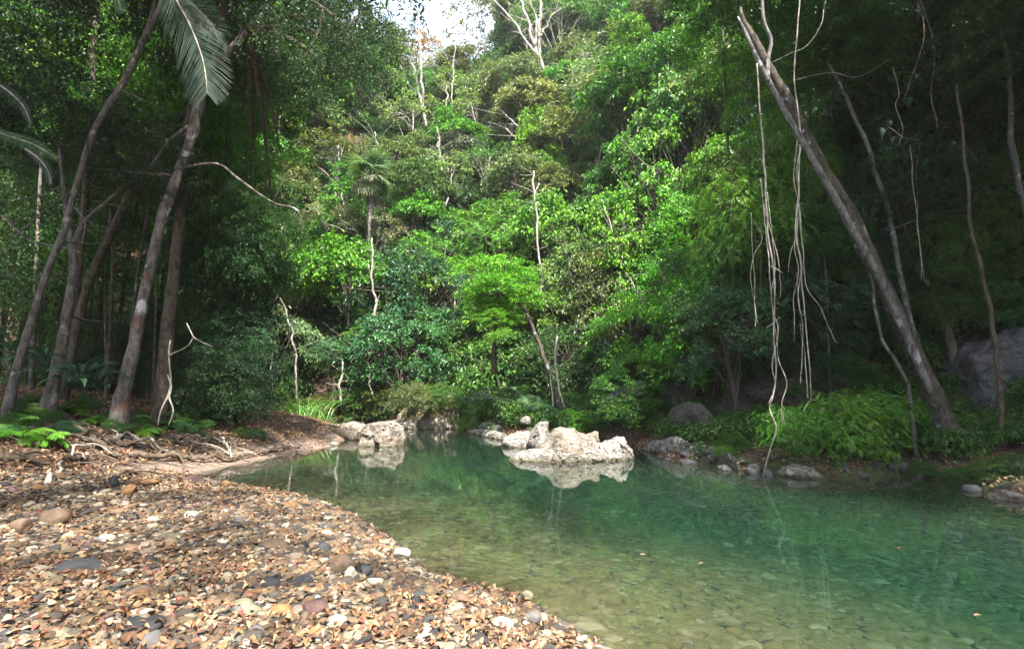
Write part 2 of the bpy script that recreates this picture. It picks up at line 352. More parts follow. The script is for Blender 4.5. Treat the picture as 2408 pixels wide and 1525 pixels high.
def split_terrain():
    V = np.stack([GX.ravel(), GY.ravel(), GZ.ravel()], 1)
    i = np.arange(ny - 1)[:, None] * nx + np.arange(nx - 1)[None]
    F = np.stack([i, i + 1, i + 1 + nx, i + nx], -1).reshape(-1, 4)
    T = GT.ravel()[F]; t = T.max(1)                                # a face with any land corner is land
    out = {}
    for name, sel, m in (('riverbed', t == -1, M['bed']), ('gravel_bar', t == 0, M['gravel']), ('river_bank', (t == 1) | (t == 2), M['litter']), ('hillside', (t == 3) | (t == 4), M['hill'])):
        f = F[sel]; u, inv = np.unique(f, return_inverse=True)
        o = MB().add(V[u], inv.reshape(f.shape)).obj(name, m, None, True); tag(o, kind='structure'); out[name] = o
    return out
LAND = split_terrain()
def hray(px, py, y0=6., y1=110.):                                   # where the sight line of a photo point meets the land
    d = ray(px, py); Ys = np.linspace(y0, y1, 900); P = np.array([0, 0, CAMZ]) + np.outer(Ys / d[1], d)
    z = terrain(P[:, 0], P[:, 1])[0]; k = np.nonzero(P[:, 2] < z)[0]
    return P[k[0]] if len(k) else None

# water: one closed body, tinted through its depth
def water():
    m, nt, b, out = mat('water'); L = nt.links; nt.nodes.remove(b)
    g = nd(nt, 'ShaderNodeBsdfGlass'); g.inputs['IOR'].default_value = 1.333; g.inputs['Roughness'].default_value = 0.0
    v = posvec(nt); mp = nd(nt, 'ShaderNodeMapping'); mp.inputs['Scale'].default_value = (1., .55, 1); L.new(v, mp.inputs[0])
    bm = nd(nt, 'ShaderNodeBump'); bm.inputs['Strength'].default_value = .05; bm.inputs['Distance'].default_value = .02
    L.new(noise(nt, 7, 3, .5, mp.outputs[0], .5), bm.inputs['Height']); L.new(bm.outputs[0], g.inputs['Normal'])
    ab = nd(nt, 'ShaderNodeVolumeAbsorption'); ab.inputs[0].default_value = (.46, .74, .73, 1); ab.inputs[1].default_value = .95
    sc = nd(nt, 'ShaderNodeVolumeScatter'); sc.inputs[0].default_value = (.25, .75, .6, 1); sc.inputs[1].default_value = .018
    ad = nd(nt, 'ShaderNodeAddShader'); L.new(ab.outputs[0], ad.inputs[0]); L.new(sc.outputs[0], ad.inputs[1])
    L.new(g.outputs[0], out.inputs[0]); L.new(ad.outputs[0], out.inputs[1])
    x0, x1, y0, y1, zb = -16, 14, -9.5, 34, -3.4
    V = [(x0, y0, zb), (x1, y0, zb), (x1, y1, zb), (x0, y1, zb), (x0, y0, 0), (x1, y0, 0), (x1, y1, 0), (x0, y1, 0)]
    F = [(3, 2, 1, 0), (4, 5, 6, 7), (0, 1, 5, 4), (1, 2, 6, 5), (2, 3, 7, 6), (3, 0, 4, 7)]
    tag(MB().add(V, F).obj('river_water', m), kind='structure')
water()

# ---------------------------------------------------------------- scattered stuff (geometry nodes, one object each)
def scatter(name, protos, P, rot, scl, idx, parent=None, seed=0):
    """P points; one prototype mesh of PROTOS on each, turned by ROT and scaled by SCL"""
    c = bpy.data.collections.new(name + '_kinds')
    for k, me in enumerate(protos): c.objects.link(bpy.data.objects.new('%s_kind_%02d' % (name, k), me))
    me = bpy.data.meshes.new(name); me.vertices.add(len(P)); me.vertices.foreach_set('co', np.asarray(P, np.float32).ravel())
    for nm, ty, key, arr in (('rot', 'FLOAT_VECTOR', 'vector', rot), ('scl', 'FLOAT_VECTOR', 'vector', scl), ('idx', 'INT', 'value', idx)):
        a = me.attributes.new(nm, ty, 'POINT'); a.data.foreach_set(key, np.asarray(arr, np.float32 if ty != 'INT' else np.int32).ravel())
    o = link(name, me, parent); tag(o, kind='stuff')
    ng = bpy.data.node_groups.new(name, 'GeometryNodeTree'); ng.interface.new_socket('Geometry', in_out='INPUT', socket_type='NodeSocketGeometry'); ng.interface.new_socket('Geometry', in_out='OUTPUT', socket_type='NodeSocketGeometry')
    n = ng.nodes; gi = n.new('NodeGroupInput'); go = n.new('NodeGroupOutput'); ip = n.new('GeometryNodeInstanceOnPoints')
    ci = n.new('GeometryNodeCollectionInfo'); ci.inputs['Collection'].default_value = c; ci.inputs['Separate Children'].default_value = True; ci.inputs['Reset Children'].default_value = True
    def na(nm, ty):
        q = n.new('GeometryNodeInputNamedAttribute'); q.data_type = ty; q.inputs['Name'].default_value = nm; return q.outputs[0]
    er = n.new('FunctionNodeEulerToRotation')
    l = ng.links; l.new(gi.outputs[0], ip.inputs['Points']); l.new(ci.outputs[0], ip.inputs['Instance']); ip.inputs['Pick Instance'].default_value = True
    l.new(na('idx', 'INT'), ip.inputs['Instance Index']); l.new(na('rot', 'FLOAT_VECTOR'), er.inputs[0]); l.new(er.outputs[0], ip.inputs['Rotation']); l.new(na('scl', 'FLOAT_VECTOR'), ip.inputs['Scale'])
    l.new(ip.outputs[0], go.inputs[0])
    md = o.modifiers.new('scatter', 'NODES'); md.node_group = ng
    return o
def ico(sub):
    import bmesh
    bm = bmesh.new(); bmesh.ops.create_icosphere(bm, subdivisions=sub, radius=1); V = np.array([v.co[:] for v in bm.verts]); F = np.array([[v.index for v in f.verts] for f in bm.faces]); bm.free(); return V, F
ICO = {k: ico(k) for k in (2, 3, 4, 5)}
def stone_mesh(name, m, s, sub=2, flat=.42, ang=.25):
    V, F = ICO[sub]; g = np.random.default_rng(s); V = V.copy()
    for _ in range(5):                                             # worn flats
        n = rdir(1, g)[0]; h = g.uniform(.62, .9); k = V @ n; V = V - np.outer(np.maximum(k - h, 0) * .85, n)
    V = V * (1 + ang * fbm(V * 1.1, s, 3)[:, None]) * np.array([1, g.uniform(.6, .85), flat * g.uniform(.75, 1.3)])
    return MB().add(V, F).mesh(name, m, True)
STONES = [stone_mesh('stone', M['stone'], 100 + k, 2, (.35, .45, .6, .3)[k % 4]) for k in range(9)]
BIGST = [stone_mesh('shore_stone', M['rock_cliff'], 180 + k, 3, .7, .35) for k in range(4)]  # dark cliff rock: the bank's shade is put into the rubble's colour
BSTONES = [stone_mesh('bed_stone', M['bed_stone'], 150 + k, 2, .28) for k in range(7)]
def dleaf_mesh(s):
    g = np.random.default_rng(s); n = 5; t = np.linspace(0, 1, n); w = np.array([.03, .2, .25, .18, .0]) * g.uniform(.8, 1.5); z = g.uniform(.1, .5) * np.sin(t * 3.1) * g.choice([1, 1, -.3]); x = t - .5
    cv = g.uniform(-.3, .5)
    V = np.concatenate([np.stack([x, -w, z + cv * w * 1.5], 1), np.stack([x, 0 * w, z], 1), np.stack([x, w, z + cv * w * 1.5], 1)])
    F = [(i + a * n, i + 1 + a * n, i + 1 + (a + 1) * n, i + (a + 1) * n) for a in (0, 1) for i in range(n - 1)]
    return MB().add(V, F).mesh('fallen_leaf', M['dry_leaf'])
DLEAVES = [dleaf_mesh(s) for s in range(7)]
def inview(P, m=60):
    px, py = topx(P); return (px > -m) & (px < 2408 + m) & (py < 1525 + m)
def sample_land(n, x0, x1, y0, y1, want, dens=None, g=rng, m=60):
    X = g.uniform(x0, x1, n); Y = g.uniform(y0, y1, n); z, t, d = terrain(X, Y); k = np.isin(t, want)
    if dens is not None: k &= g.uniform(size=n) < dens(X, Y, z, d)
    P = np.stack([X, Y, z], 1)[k]; dd = d[k]; v = inview(P, m); return P[v], dd[v]
def eul(n, tilt, g=rng): return np.stack([g.normal(0, tilt, n), g.normal(0, tilt, n), g.uniform(0, 6.28, n)], 1)

# gravel: 300 stones as objects, the rest as stuff
P, d = sample_land(90000, -11, 2.2, 2.6, 10.5, [0], lambda X, Y, z, d: np.clip(1.3 - Y * .07, .3, 1))
P = P[:44000]; n = len(P); s = rng.lognormal(-3.72, .42, n) * (1 + .03 * P[:, 1]); s = np.clip(s, .01, .07)
P[:, 2] += s * .12 + rng.uniform(0, .012, n)
scatter('gravel', STONES, P, eul(n, .22), np.stack([s, s, s], 1), rng.integers(0, 9, n), LAND['gravel_bar'])
P, d = sample_land(3000, -10, 2., 2.9, 9.6, [0])
P = P[np.argsort(P[:, 1])]; P = P[rng.choice(len(P), 290, replace=False)]
for p in P:
    o = link('stone', STONES[rng.integers(0, 9)], LAND['gravel_bar']); s = float(np.clip(rng.lognormal(-3.1, .3), .03, .09) * (1 + .04 * p[1]))
    o.location = (p[0], p[1], p[2] + s * .25); o.rotation_euler = eul(1, .2)[0].tolist(); o.scale = (s, s, s)
P, d = sample_land(42000, -11, 2.2, 2.6, 10.5, [0], lambda X, Y, z, d: np.clip(.95 - .5 * np.exp(-d / .3), 0, 1) * np.clip(1.25 - Y * .05, .4, 1) * (.35 + .9 * (fbm(np.stack([X, Y, Y * 0], 1) * .8, 5, 2) > -.1)))
P = P[:24000]; n = len(P); s = rng.uniform(.024, .06, n); P[:, 2] += .022 + rng.uniform(0, .03, n)
scatter('fallen_leaves', DLEAVES, P, eul(n, .38), np.stack([s, s, s], 1), rng.integers(0, 7, n))
# stones lying under the water
P, d = sample_land(150000, -5, 13, .9, 16, [-1], lambda X, Y, z, d: np.clip(1.25 - Y * .08, .15, 1), m=2600)
P = P[:60000]; n = len(P); s = np.clip(rng.lognormal(-3.25, .45, n), .015, .12); P[:, 2] += s * .06
k = P[:, 2] < -s * .35; P = P[k]; s = s[k]; n = len(P)
scatter('riverbed_stones', BSTONES, P, eul(n, .14), np.stack([s, s, s], 1), rng.integers(0, 7, n), LAND['riverbed'])

# ---------------------------------------------------------------- foliage prototypes
UP = np.array([0, 0, 1.])
def crown_mesh(name, m, seed, Rr=(2.4, 2.4, 2.), nb=46, nodes=26, k=5, ls=.2, rb=.75, droop=.25, shell=.55, low=-.35, asp=.42, frond=0, lean=(0, 0, 0), jit=.5):
    """leaves in whorls on flattish boughs spread through an uneven crown; returns mesh and bough centres"""
    g = np.random.default_rng(seed); Rr = np.array(Rr, float); dd = rdir(nb * 3, g); dd = dd[dd[:, 2] > low][:nb]; nb = len(dd)
    amp = 1 + .28 * vnoise(dd * 1.9 + seed, seed)                   # an uneven outline
    C = dd * (g.uniform(shell, 1, nb) ** .7 * amp)[:, None] * Rr + np.outer(dd[:, 2], lean)
    O = nrm(C / Rr + np.array([0, 0, .35])); NB = nrm(O * .55 + UP * .7 + rdir(nb, g) * .3); rbs = rb * g.uniform(.6, 1.35, nb)
    A = nrm(np.cross(NB, rdir(nb, g))); B = np.cross(NB, A)
    b = np.repeat(np.arange(nb), nodes); N = len(b); rr = np.sqrt(g.uniform(0, 1, N)); an = g.uniform(0, 2 * np.pi, N); rl = rr * rbs[b]
    rad = np.cos(an)[:, None] * A[b] + np.sin(an)[:, None] * B[b]
    Q = C[b] + rad * rl[:, None] + NB[b] * (g.normal(0, .16, N) * rbs[b])[:, None] - UP * (droop * rl * rr)[:, None]
    nn = nrm(NB[b] + rdir(N, g) * .35)
    mb = MB()
    if frond:                                                      # compound leaves: two rows of leaflets down a bent stalk
        D = nrm(rad + rdir(N, g) * .5 - UP * .25); Lf = frond * g.uniform(.6, 1.25, N); Sd = nrm(np.cross(D, nn)); q = np.linspace(.12, 1, k)
        pos = Q[:, None] + D[:, None] * (q[None, :, None] * Lf[:, None, None]) - UP * (droop * 1.2 * q[None, :, None] ** 2 * Lf[:, None, None])
        for sgn in (-1, 1):
            dl = nrm(Sd[:, None] * sgn + D[:, None] * .55 - UP * (.25 + .45 * q[None, :, None]) + g.normal(0, .12, (N, k, 3)))
            nl = np.repeat(nn[:, None], k, 1); le = ls * np.sin(np.clip(q * 2.6 + .35, 0, 3.1))[None].repeat(N, 0) * g.uniform(.8, 1.15, (N, k))
            mb.add(*leaves(pos.reshape(-1, 3), dl.reshape(-1, 3), nl.reshape(-1, 3), le.ravel() + .02, asp, .1))
    else:
        a0 = g.uniform(0, 6.28, N)[:, None] + np.arange(k)[None] * (2 * np.pi / k) + g.normal(0, .3, (N, k))
        T1 = nrm(np.cross(nn, rdir(N, g))); T2 = np.cross(nn, T1)
        dl = np.cos(a0)[..., None] * T1[:, None] + np.sin(a0)[..., None] * T2[:, None] + rad[:, None] * .35 - UP * (.2 + droop) + g.normal(0, .25, (N, k, 3))
        nl = nn[:, None] + g.normal(0, jit, (N, k, 3)); p = np.repeat(Q[:, None], k, 1) + g.normal(0, ls * .35, (N, k, 3)) 
        mb.add(*leaves(p.reshape(-1, 3), dl.reshape(-1, 3), nl.reshape(-1, 3), ls * g.uniform(.6, 1.25, N * k), asp, .16))
    return mb.mesh(name, m), C
def limb_mesh(name, m, C, base, seed, r0=.2, frac=.5, k=6, bend=.3, trunk_top=.35, twig=.5):
    """a tapering stem from BASE (below the crown's centre) and limbs that end in the boughs"""
    g = np.random.default_rng(seed); base = np.array(base, float); top = C.mean(0) + UP * trunk_top; L = np.linalg.norm(top - base)
    mid = [base + (top - base) * t + g.normal(0, bend * L * .08, 3) * np.array([1, 1, .2]) for t in (.25, .5, .75)]
    T = catmull([base] + mid + [top], 14); mb = MB(); tt = np.linspace(0, 1, 14); rt = r0 * (1 - .72 * tt) * (1 + .5 * np.exp(-tt * 14)); mb.add(*tube(T, rt, k, .25, seed))
    sel = g.choice(len(C), int(len(C) * frac), replace=False)
    for j in sel:
        q = g.uniform(.45, .97); i = int(q * 13); a = T[i]; e = C[j]; m1 = a + (e - a) * .5 + UP * .12 * np.linalg.norm(e - a) + g.normal(0, .12, 3)
        mb.add(*tube(catmull([a, m1, e], 6), np.linspace(rt[i] * .35, .008, 6), 4 if r0 < .3 else 5))
        if twig:
            for _ in range(2): e2 = e + g.normal(0, twig, 3); mb.add(*tube(np.array([m1, (m1 + e2) / 2 + g.normal(0, .08, 3), e2]), [.02, .014, .006], 3))
    return mb.mesh(name, m, True)

PROTO = {}
def proto(key, nvar, m='leaf', bark='bark_far', base=(.3, 0, -6), r0=.14, **kw):
    out = []
    for v in range(nvar):
        sd = abs(hash_(key)) % 9999 + v * 17; cm, C = crown_mesh('crown', M[m], sd, **kw)
        out.append((cm, limb_mesh('trunk', M[bark], C, base, sd + 5, r0)))
    PROTO[key] = out
def hash_(s):
    h = 7
    for ch in s: h = (h * 31 + ord(ch)) & 0xffffff
    return h
# far kinds (leaf sizes of the big-leaved canopy)
proto('layered', 4, nb=50, nodes=20, k=5, ls=.27, rb=.66, droop=.25, shell=.6)
proto('round', 3, Rr=(2.3, 2.3, 2.3), nb=62, nodes=20, k=5, ls=.25, rb=.55, droop=.4, shell=.75, jit=.6)
proto('tall', 2, Rr=(1.7, 1.7, 3.6), nb=60, nodes=20, k=5, ls=.26, rb=.55, droop=.45, low=-.8, shell=.6)
proto('airy', 2, bark='bark_pale', Rr=(2.6, 2.6, 1.7), nb=34, nodes=14, k=4, ls=.23, rb=.6, droop=.15, shell=.4)
proto('feathery', 2, Rr=(2.6, 2.6, 1.8), nb=50, nodes=9, k=9, ls=.16, rb=.85, droop=.3, frond=.7, asp=.3)
proto('bush', 3, Rr=(1.5, 1.5, 1.2), nb=34, nodes=20, k=5, ls=.18, rb=.55, droop=.3, low=-.2, base=(.1, 0, -1.1), r0=.05)
# near kinds
proto('near_round', 3, m='leaf', Rr=(2., 2., 1.9), nb=80, nodes=26, k=5, ls=.13, rb=.5, droop=.35, shell=.5, low=-.7, base=(.2, 0, -5), r0=.12)
proto('near_feather', 3, m='needle', Rr=(2., 2., 1.7), nb=70, nodes=8, k=10, ls=.085, rb=.6, droop=.45, frond=.42, asp=.34, low=-.7, base=(.2, 0, -5), r0=.1)
proto('near_dark', 3, m='leaf_glossy', bark='bark_dark', Rr=(2.1, 2.1, 1.7), nb=70, nodes=26, k=4, ls=.15, rb=.6, droop=.5, shell=.35, low=-.8, asp=.36, base=(.2, 0, -5), r0=.12)
proto('near_sparse', 3, m='leaf_glossy', bark='bark_dark', Rr=(2.1, 2.1, 1.6), nb=44, nodes=13, k=4, ls=.15, rb=.6, droop=.55, shell=.3, low=-.9, asp=.34, base=(.2, 0, -5), r0=.12)
proto('near_vine', 2, m='leaf', Rr=(1.2, 1.2, 2.8), nb=70, nodes=20, k=4, ls=.13, rb=.42, droop=.6, shell=.6, low=-.95, asp=.5, base=(.1, 0, -4), r0=.08)
proto('near_fine', 2, m='leaf_glossy', bark='bark_dark', Rr=(2.1, 2.1, 1.9), nb=90, nodes=30, k=4, ls=.095, rb=.55, droop=.3, shell=.35, low=-.8, base=(.2, 0, -5), r0=.12)
proto('near_bush', 3, m='leaf_glossy', bark='bark_dark', Rr=(1.1, 1.1, .9), nb=44, nodes=24, k=5, ls=.09, rb=.36, droop=.35, low=-.2, base=(.1, 0, -.9), r0=.04)

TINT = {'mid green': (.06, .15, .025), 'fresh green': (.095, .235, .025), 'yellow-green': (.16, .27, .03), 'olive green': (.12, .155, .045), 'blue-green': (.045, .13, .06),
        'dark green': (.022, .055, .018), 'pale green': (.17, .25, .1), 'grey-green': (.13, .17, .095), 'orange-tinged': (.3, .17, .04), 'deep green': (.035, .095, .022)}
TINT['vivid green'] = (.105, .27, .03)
TREES = []                                                         # (root, px, py, size px, colour word, kind word)
def plant(kind, tint, P, h=None, sc=1., rz=None, label=None, cat='tree', name='forest_tree', group=None, zs=1., tilt=(0, 0), parts=True, v=None):
    """crown centre at P, stem down to the ground"""
    vs = PROTO[kind]; cm, tm = vs[int(rng.integers(len(vs))) if v is None else v]
    rz = rng.uniform(0, 6.28) if rz is None else rz
    root = thing(name, label, cat, P, rz, group); root.scale = (sc, sc, sc * zs); root.rotation_euler = (tilt[0], tilt[1], rz)
    c = tuple(float(x) * rng.uniform(.85, 1.18) for x in TINT[tint])
    link('crown', cm, root, c)
    if parts: link('trunk', tm, root)
    px, py = topx(np.array(P)); dist = P[1]; TREES.append([root, float(px[0]), float(py[0]), 2.2 * sc * FPX / dist, tint, kind, label is None])
    return root

# ---- hillside forest across the pool: a tree stands on every free patch of the slope
def hill_forest():
    X = rng.uniform(-46, 42, 9000); Y = 15 + 75 * rng.uniform(0, 1, 9000) ** 1.25; z, t, d = terrain(X, Y)
    ok = np.isin(t, [3, 4]) & (d > 2.2) & (z < 95); X, Y, z, d = X[ok], Y[ok], z[ok], d[ok]
    P = np.stack([X, Y, z], 1); px, py = topx(P + np.array([0, 0, 3.])); v = (px > 480) & (px < 2480) & (py > -180) & (py < 985); P, d, px, py = P[v], d[v], px[v], py[v]
    P[:, 2] += 0; keep = []
    for i in range(len(P)):
        r = .75 + .0165 * P[i][1] + .5 * (px[i] < 1500)
        if all(np.linalg.norm(P[i] - P[j]) > r * 1.75 for j in keep): keep.append(i)
        if len(keep) > 290: break
    for i in keep:
        p = P[i]
        if any(math.hypot(px[i] - hx, py[i] - hy) < hr * .75 and p[1] < hY for hx, hy, hr, hY in KEYS): continue
        n = fbm(np.array([[p[0] * .13, p[1] * .13, p[2] * .1]]), 21, 2)[0]; u = rng.uniform(); far = p[1] > 24; right = px[i] > 1650
        if far:
            kind = rng.choice(['layered', 'round', 'tall', 'airy', 'feathery'], p=[.34, .26, .12, .12, .16]); sc = rng.uniform(.8, 1.35)
            tint = rng.choice(['mid green', 'vivid green', 'olive green', 'grey-green', 'pale green', 'blue-green', 'yellow-green', 'fresh green'], p=[.16, .22, .08, .08, .12, .06, .08, .2] if py[i] > 330 else [.1, .12, .08, .2, .28, .05, .05, .12])  # more pale and greyish tints higher up: haze painted into the leaf colour
        else:
            kind = rng.choice(['near_round', 'near_feather', 'near_vine'], p=[.45, .33, .22]); sc = rng.uniform(.85, 1.3)
            tint = rng.choice(['mid green', 'fresh green', 'deep green', 'blue-green', 'vivid green'], p=[.25, .25, .15, .1, .25])
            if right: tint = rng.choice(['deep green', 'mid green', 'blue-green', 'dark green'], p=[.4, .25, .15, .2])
        hgt = rng.uniform(2.2, 4.4) * sc * (.75 if not far else 1)
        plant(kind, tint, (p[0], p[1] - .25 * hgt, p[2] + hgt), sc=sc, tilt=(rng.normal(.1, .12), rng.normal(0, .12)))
# undergrowth that closes the slope between the trees
BUSH = [crown_mesh('undergrowth_bush', M['leaf'], 700 + k, (.9, .9, .6), 22, 14, 5, .16, .4, .3, .4, -.1)[0] for k in range(4)]
def undergrowth():
    X = rng.uniform(-40, 42, 26000); Y = rng.uniform(10, 88, 26000); z, t, d = terrain(X, Y)
    dens = np.clip((34 / np.maximum(Y, 10)) ** 1.0, .3, 1) * (d > .9); ok = (np.isin(t, [3, 4]) | ((t == 1) & (Y > 16) & (d > 2.5))) & (rng.uniform(size=len(X)) < dens)
    P = np.stack([X, Y, z + .2], 1)[ok]; px, py = topx(P); v = (px > -100) & (px < 2600) & (py > -200); P = P[v][:6800]; n = len(P)
    s = rng.uniform(.45, 1.15, n) * (.45 + .022 * P[:, 1]); e = eul(n, .2)
    o = scatter('undergrowth', BUSH, P, e, np.stack([s, s, s], 1), rng.integers(0, 4, n)); o.color = (.05, .12, .025, 1)
undergrowth()

# ---------------------------------------------------------------- rocks
def rock_profile(name, label, prof, Y0, Y1, thick, m, seed, cat='rock', group=None, rough=.095, nu=84, nv=40, z0=None, pw=.45):
    """a boulder whose skyline follows PROF (photo points) between distances Y0 and Y1 and that is THICK metres through"""
    prof = np.array(prof, float); u = np.linspace(0, 1, nu); px = prof[0, 0] + (prof[-1, 0] - prof[0, 0]) * u; py = np.interp(px, prof[:, 0], prof[:, 1])
    Yc = Y0 + (Y1 - Y0) * u; T = np.array([at(a, b, y) for a, b, y in zip(px, py, Yc)])
    gz = z0 if z0 is not None else -.35
    v = np.linspace(0, np.pi, nv); ends = np.sin(np.clip(u, .02, .98) * np.pi) ** .45
    h = np.maximum(T[:, 2] - gz, .03)
    V = np.zeros((nu, nv, 3)); V[..., 0] = T[:, 0][:, None]; V[..., 1] = Yc[:, None] - np.cos(v)[None] * (thick / 2 * ends)[:, None]
    V[..., 2] = gz + h[:, None] * (np.sin(v)[None] ** pw)
    n = np.zeros_like(V); n[..., 1] = -np.cos(v)[None]; n[..., 2] = np.sin(v)[None] * .3
    q = V.reshape(-1, 3); s = .5 * (h.max() + thick) / 2
    dsp = fbm(q / s * 1.3, seed, 6, .62); rg = 1 - np.abs(fbm(q / s * 2.0 + 9, seed + 7, 4, .55)) * 3.2
    st = np.floor((q[:, 2] * 1.2 + q[:, 0] * .5 + dsp * s * .8) / (s * .28)); dsp = dsp + .5 * _h(st.astype(np.int64), st.astype(np.int64) * 0, st.astype(np.int64) * 0, seed) - .25
    q = q + n.reshape(-1, 3) * ((dsp * .5 - .22 * np.maximum(-rg + .35, 0))[:, None] * s * rough * 6); q[:, 0] += fbm(q / s * 2 + 4, seed + 3, 3) * s * rough * 1.2; q[:, 2] += fbm(q / s * 3.3 + 2, seed + 5, 4) * s * rough * .8 * (q[:, 2] > gz + .1)
    i = np.arange(nu - 1)[:, None] * nv + np.arange(nv - 1)[None]
    F = np.stack([i, i + nv, i + nv + 1, i + 1], -1).reshape(-1, 4)
    mb = MB().add(q, F)
    for e in (0, nu - 1):                                           # close the two ends
        c = len(q); mb.add(np.vstack([q[e * nv:(e + 1) * nv], q[e * nv:(e + 1) * nv].mean(0)]), np.array([[k, k + 1, nv] if e == 0 else [k + 1, k, nv] for k in range(nv - 1)]))
    o = mb.obj(name, m, None, False); tag(o, label, cat, group); return o
def boulder(label, px, py, Y, w, h, dpt, m, seed, cat='boulder', name='boulder', group=None, sub=4, rz=None, rough=.28):
    V, F = ICO[sub]; g = np.random.default_rng(seed); V = V.copy()
    for _ in range(7):
        nn = rdir(1, g)[0]; hh = g.uniform(.6, .9); k = V @ nn; V = V - np.outer(np.maximum(k - hh, 0) * .9, nn)
    V = V * (1 + rough * fbm(V * 1.3, seed, 3)[:, None] + rough * .35 * fbm(V * 5, seed + 4, 3)[:, None]) * np.array([w / 2, dpt / 2, h / 2])
    o = MB().add(V, F).obj(name, m, None, True); o.location = at(px, py, Y).tolist() if py is not None else (px, Y, 0); o.rotation_euler = (0, 0, g.uniform(-.4, .4) if rz is None else rz)
    return tag(o, label, cat, group)
def yw(px, py): return float(onz(px, py)[1])
Lm, Lt, Lmo, Rd, Rc = M['limestone'], M['limestone_tan'], M['limestone_moss'], M['rock_dark_shade'], M['rock_cliff']
rock_profile('limestone_boulder', 'big tan and grey cracked boulder rising from the middle of the pool', [(1255, 1062), (1268, 1046), (1288, 1030), (1305, 1008), (1322, 1003), (1345, 1004), (1358, 1014), (1378, 1022), (1400, 1012), (1428, 1007), (1437, 1013), (1434, 1028), (1418, 1046), (1405, 1066)], 13.7, 14.1, 2.2, Lt, 1, rough=.055)
rock_profile('limestone_slab', 'low smooth white slab tapering to a point at the left foot of the pool boulder', [(1196, 1077), (1215, 1064), (1245, 1056), (1290, 1053), (1345, 1058), (1390, 1078)], 13.25, 13.1, 1., Lm, 2, rough=.1)
rock_profile('limestone_rock', 'jagged pale rock at the right end of the pool boulder', [(1335, 1078), (1362, 1056), (1392, 1050), (1408, 1040), (1432, 1038), (1446, 1027), (1456, 1033), (1466, 1030), (1474, 1044), (1486, 1056), (1490, 1078)], 13.4, 13.6, 1.3, Lm, 3, rough=.15)
rock_profile('limestone_rock', 'white rounded ledge in the water left of the speckled rock', [(1178, 1046), (1186, 1030), (1204, 1020), (1232, 1014), (1258, 1018), (1272, 1040)], 17.3, 17.0, 1.6, Lm, 4)
rock_profile('limestone_rock', 'white rock speckled with black pits behind the pool boulder', [(1236, 1046), (1246, 1018), (1258, 1000), (1274, 989), (1296, 988), (1304, 996), (1308, 1012), (1290, 1054)], 16.6, 16.2, 1.5, Lm, 5)
rock_profile('limestone_ledge', 'cream stone shelf joining the sand spit to the ribbed rock', [(760, 1004), (790, 996), (830, 992), (860, 1000), (870, 1012)], 25.5, 22.5, 2., Lt, 30, rough=.1)
rock_profile('limestone_rock', 'ribbed grey and cream rock at the end of the sand spit', [(846, 1040), (852, 1014), (862, 999), (884, 989), (915, 987), (936, 990), (948, 1002), (954, 1018), (952, 1040)], 17.8, 17.6, 2., Lt, 6, rough=.15)
rock_profile('mossy_boulder', 'great mossy boulder with a bleached foot on the far bank', [(930, 1005), (940, 972), (965, 948), (1000, 936), (1035, 926), (1062, 930), (1080, 955), (1092, 990), (1092, 1006)], 28.6, 28.0, 3.6, Lmo, 7, cat='boulder')
rock_profile('limestone_ledge', 'low white ledge along the water left of the mossy boulder', [(748, 998), (770, 984), (800, 979), (830, 984), (862, 990), (880, 1001)], 31., 29.5, 2.4, Lm, 8)
rock_profile('limestone_ledge', 'long low bleached ledge between the mossy boulder and the cream boulder', [(1085, 1022), (1105, 1010), (1130, 1008), (1160, 1012), (1190, 1018), (1200, 1030)], 24.5, 19., 1.6, Lm, 29)
rock_profile('limestone_ledge', 'low bleached ledge at the foot of the mossy boulder', [(884, 1006), (905, 990), (940, 986), (985, 990), (1030, 993), (1068, 988), (1082, 1004)], 27.6, 27., 1.6, Lm, 9)
rock_profile('limestone_slab', 'long grey slab dipping into the water along the right bank', [(1498, 1062), (1530, 1040), (1560, 1030), (1590, 1026), (1618, 1036), (1660, 1046), (1700, 1056), (1722, 1070), (1732, 1106)], 15.8, 11.1, 1.3, Lm, 10, rough=.13)
rock_profile('rock_spur', 'dark tan cone of rock standing behind the long grey slab', [(1560, 1045), (1572, 1000), (1590, 965), (1612, 946), (1636, 938), (1655, 962), (1676, 1000), (1696, 1058)], 15.6, 14., 2.2, Rd, 11, rough=.14)
rock_profile('limestone_rock', 'small pale blue-grey rock in the water below the drooping shrub', [(1832, 1118), (1842, 1098), (1862, 1090), (1884, 1096), (1902, 1094), (1918, 1104), (1948, 1120)], 10.5, 10.4, .7, Lm, 12, rough=.16)
rock_profile('limestone_rock', 'grey rounded rock at the water edge beside the hanging vine tip', [(1778, 1104), (1792, 1078), (1812, 1069), (1836, 1072), (1848, 1086), (1852, 1106)], 11.6, 11.5, .7, Lm, 13)
rock_profile('limestone_rock', 'flat-topped grey rock under the right side of the drooping shrub', [(1872, 1112), (1890, 1090), (1925, 1082), (1962, 1086), (1990, 1094), (2000, 1112)], 11.2, 11., .9, Lm, 14)
rock_profile('limestone_rock', 'angular dark rock lying at the right edge of the photo', [(2312, 1182), (2330, 1160), (2358, 1152), (2388, 1156), (2408, 1166), (2420, 1184)], 8.3, 8., .6, Rd, 15)
rock_profile('limestone_rock', 'round pale rock half hidden by low leaves near the right edge', [(2284, 1140), (2296, 1122), (2318, 1112), (2338, 1118), (2352, 1140)], 9.6, 9.6, .6, Rc, 16)
rock_profile('cliff', 'dark overhanging cliff block above the hollow behind the pool boulder', [(1396, 1000), (1410, 950), (1450, 915), (1500, 895), (1560, 890), (1610, 905), (1650, 940), (1672, 985)], 20.5, 18.5, 4., Rd, 17, cat='cliff', z0=.9)
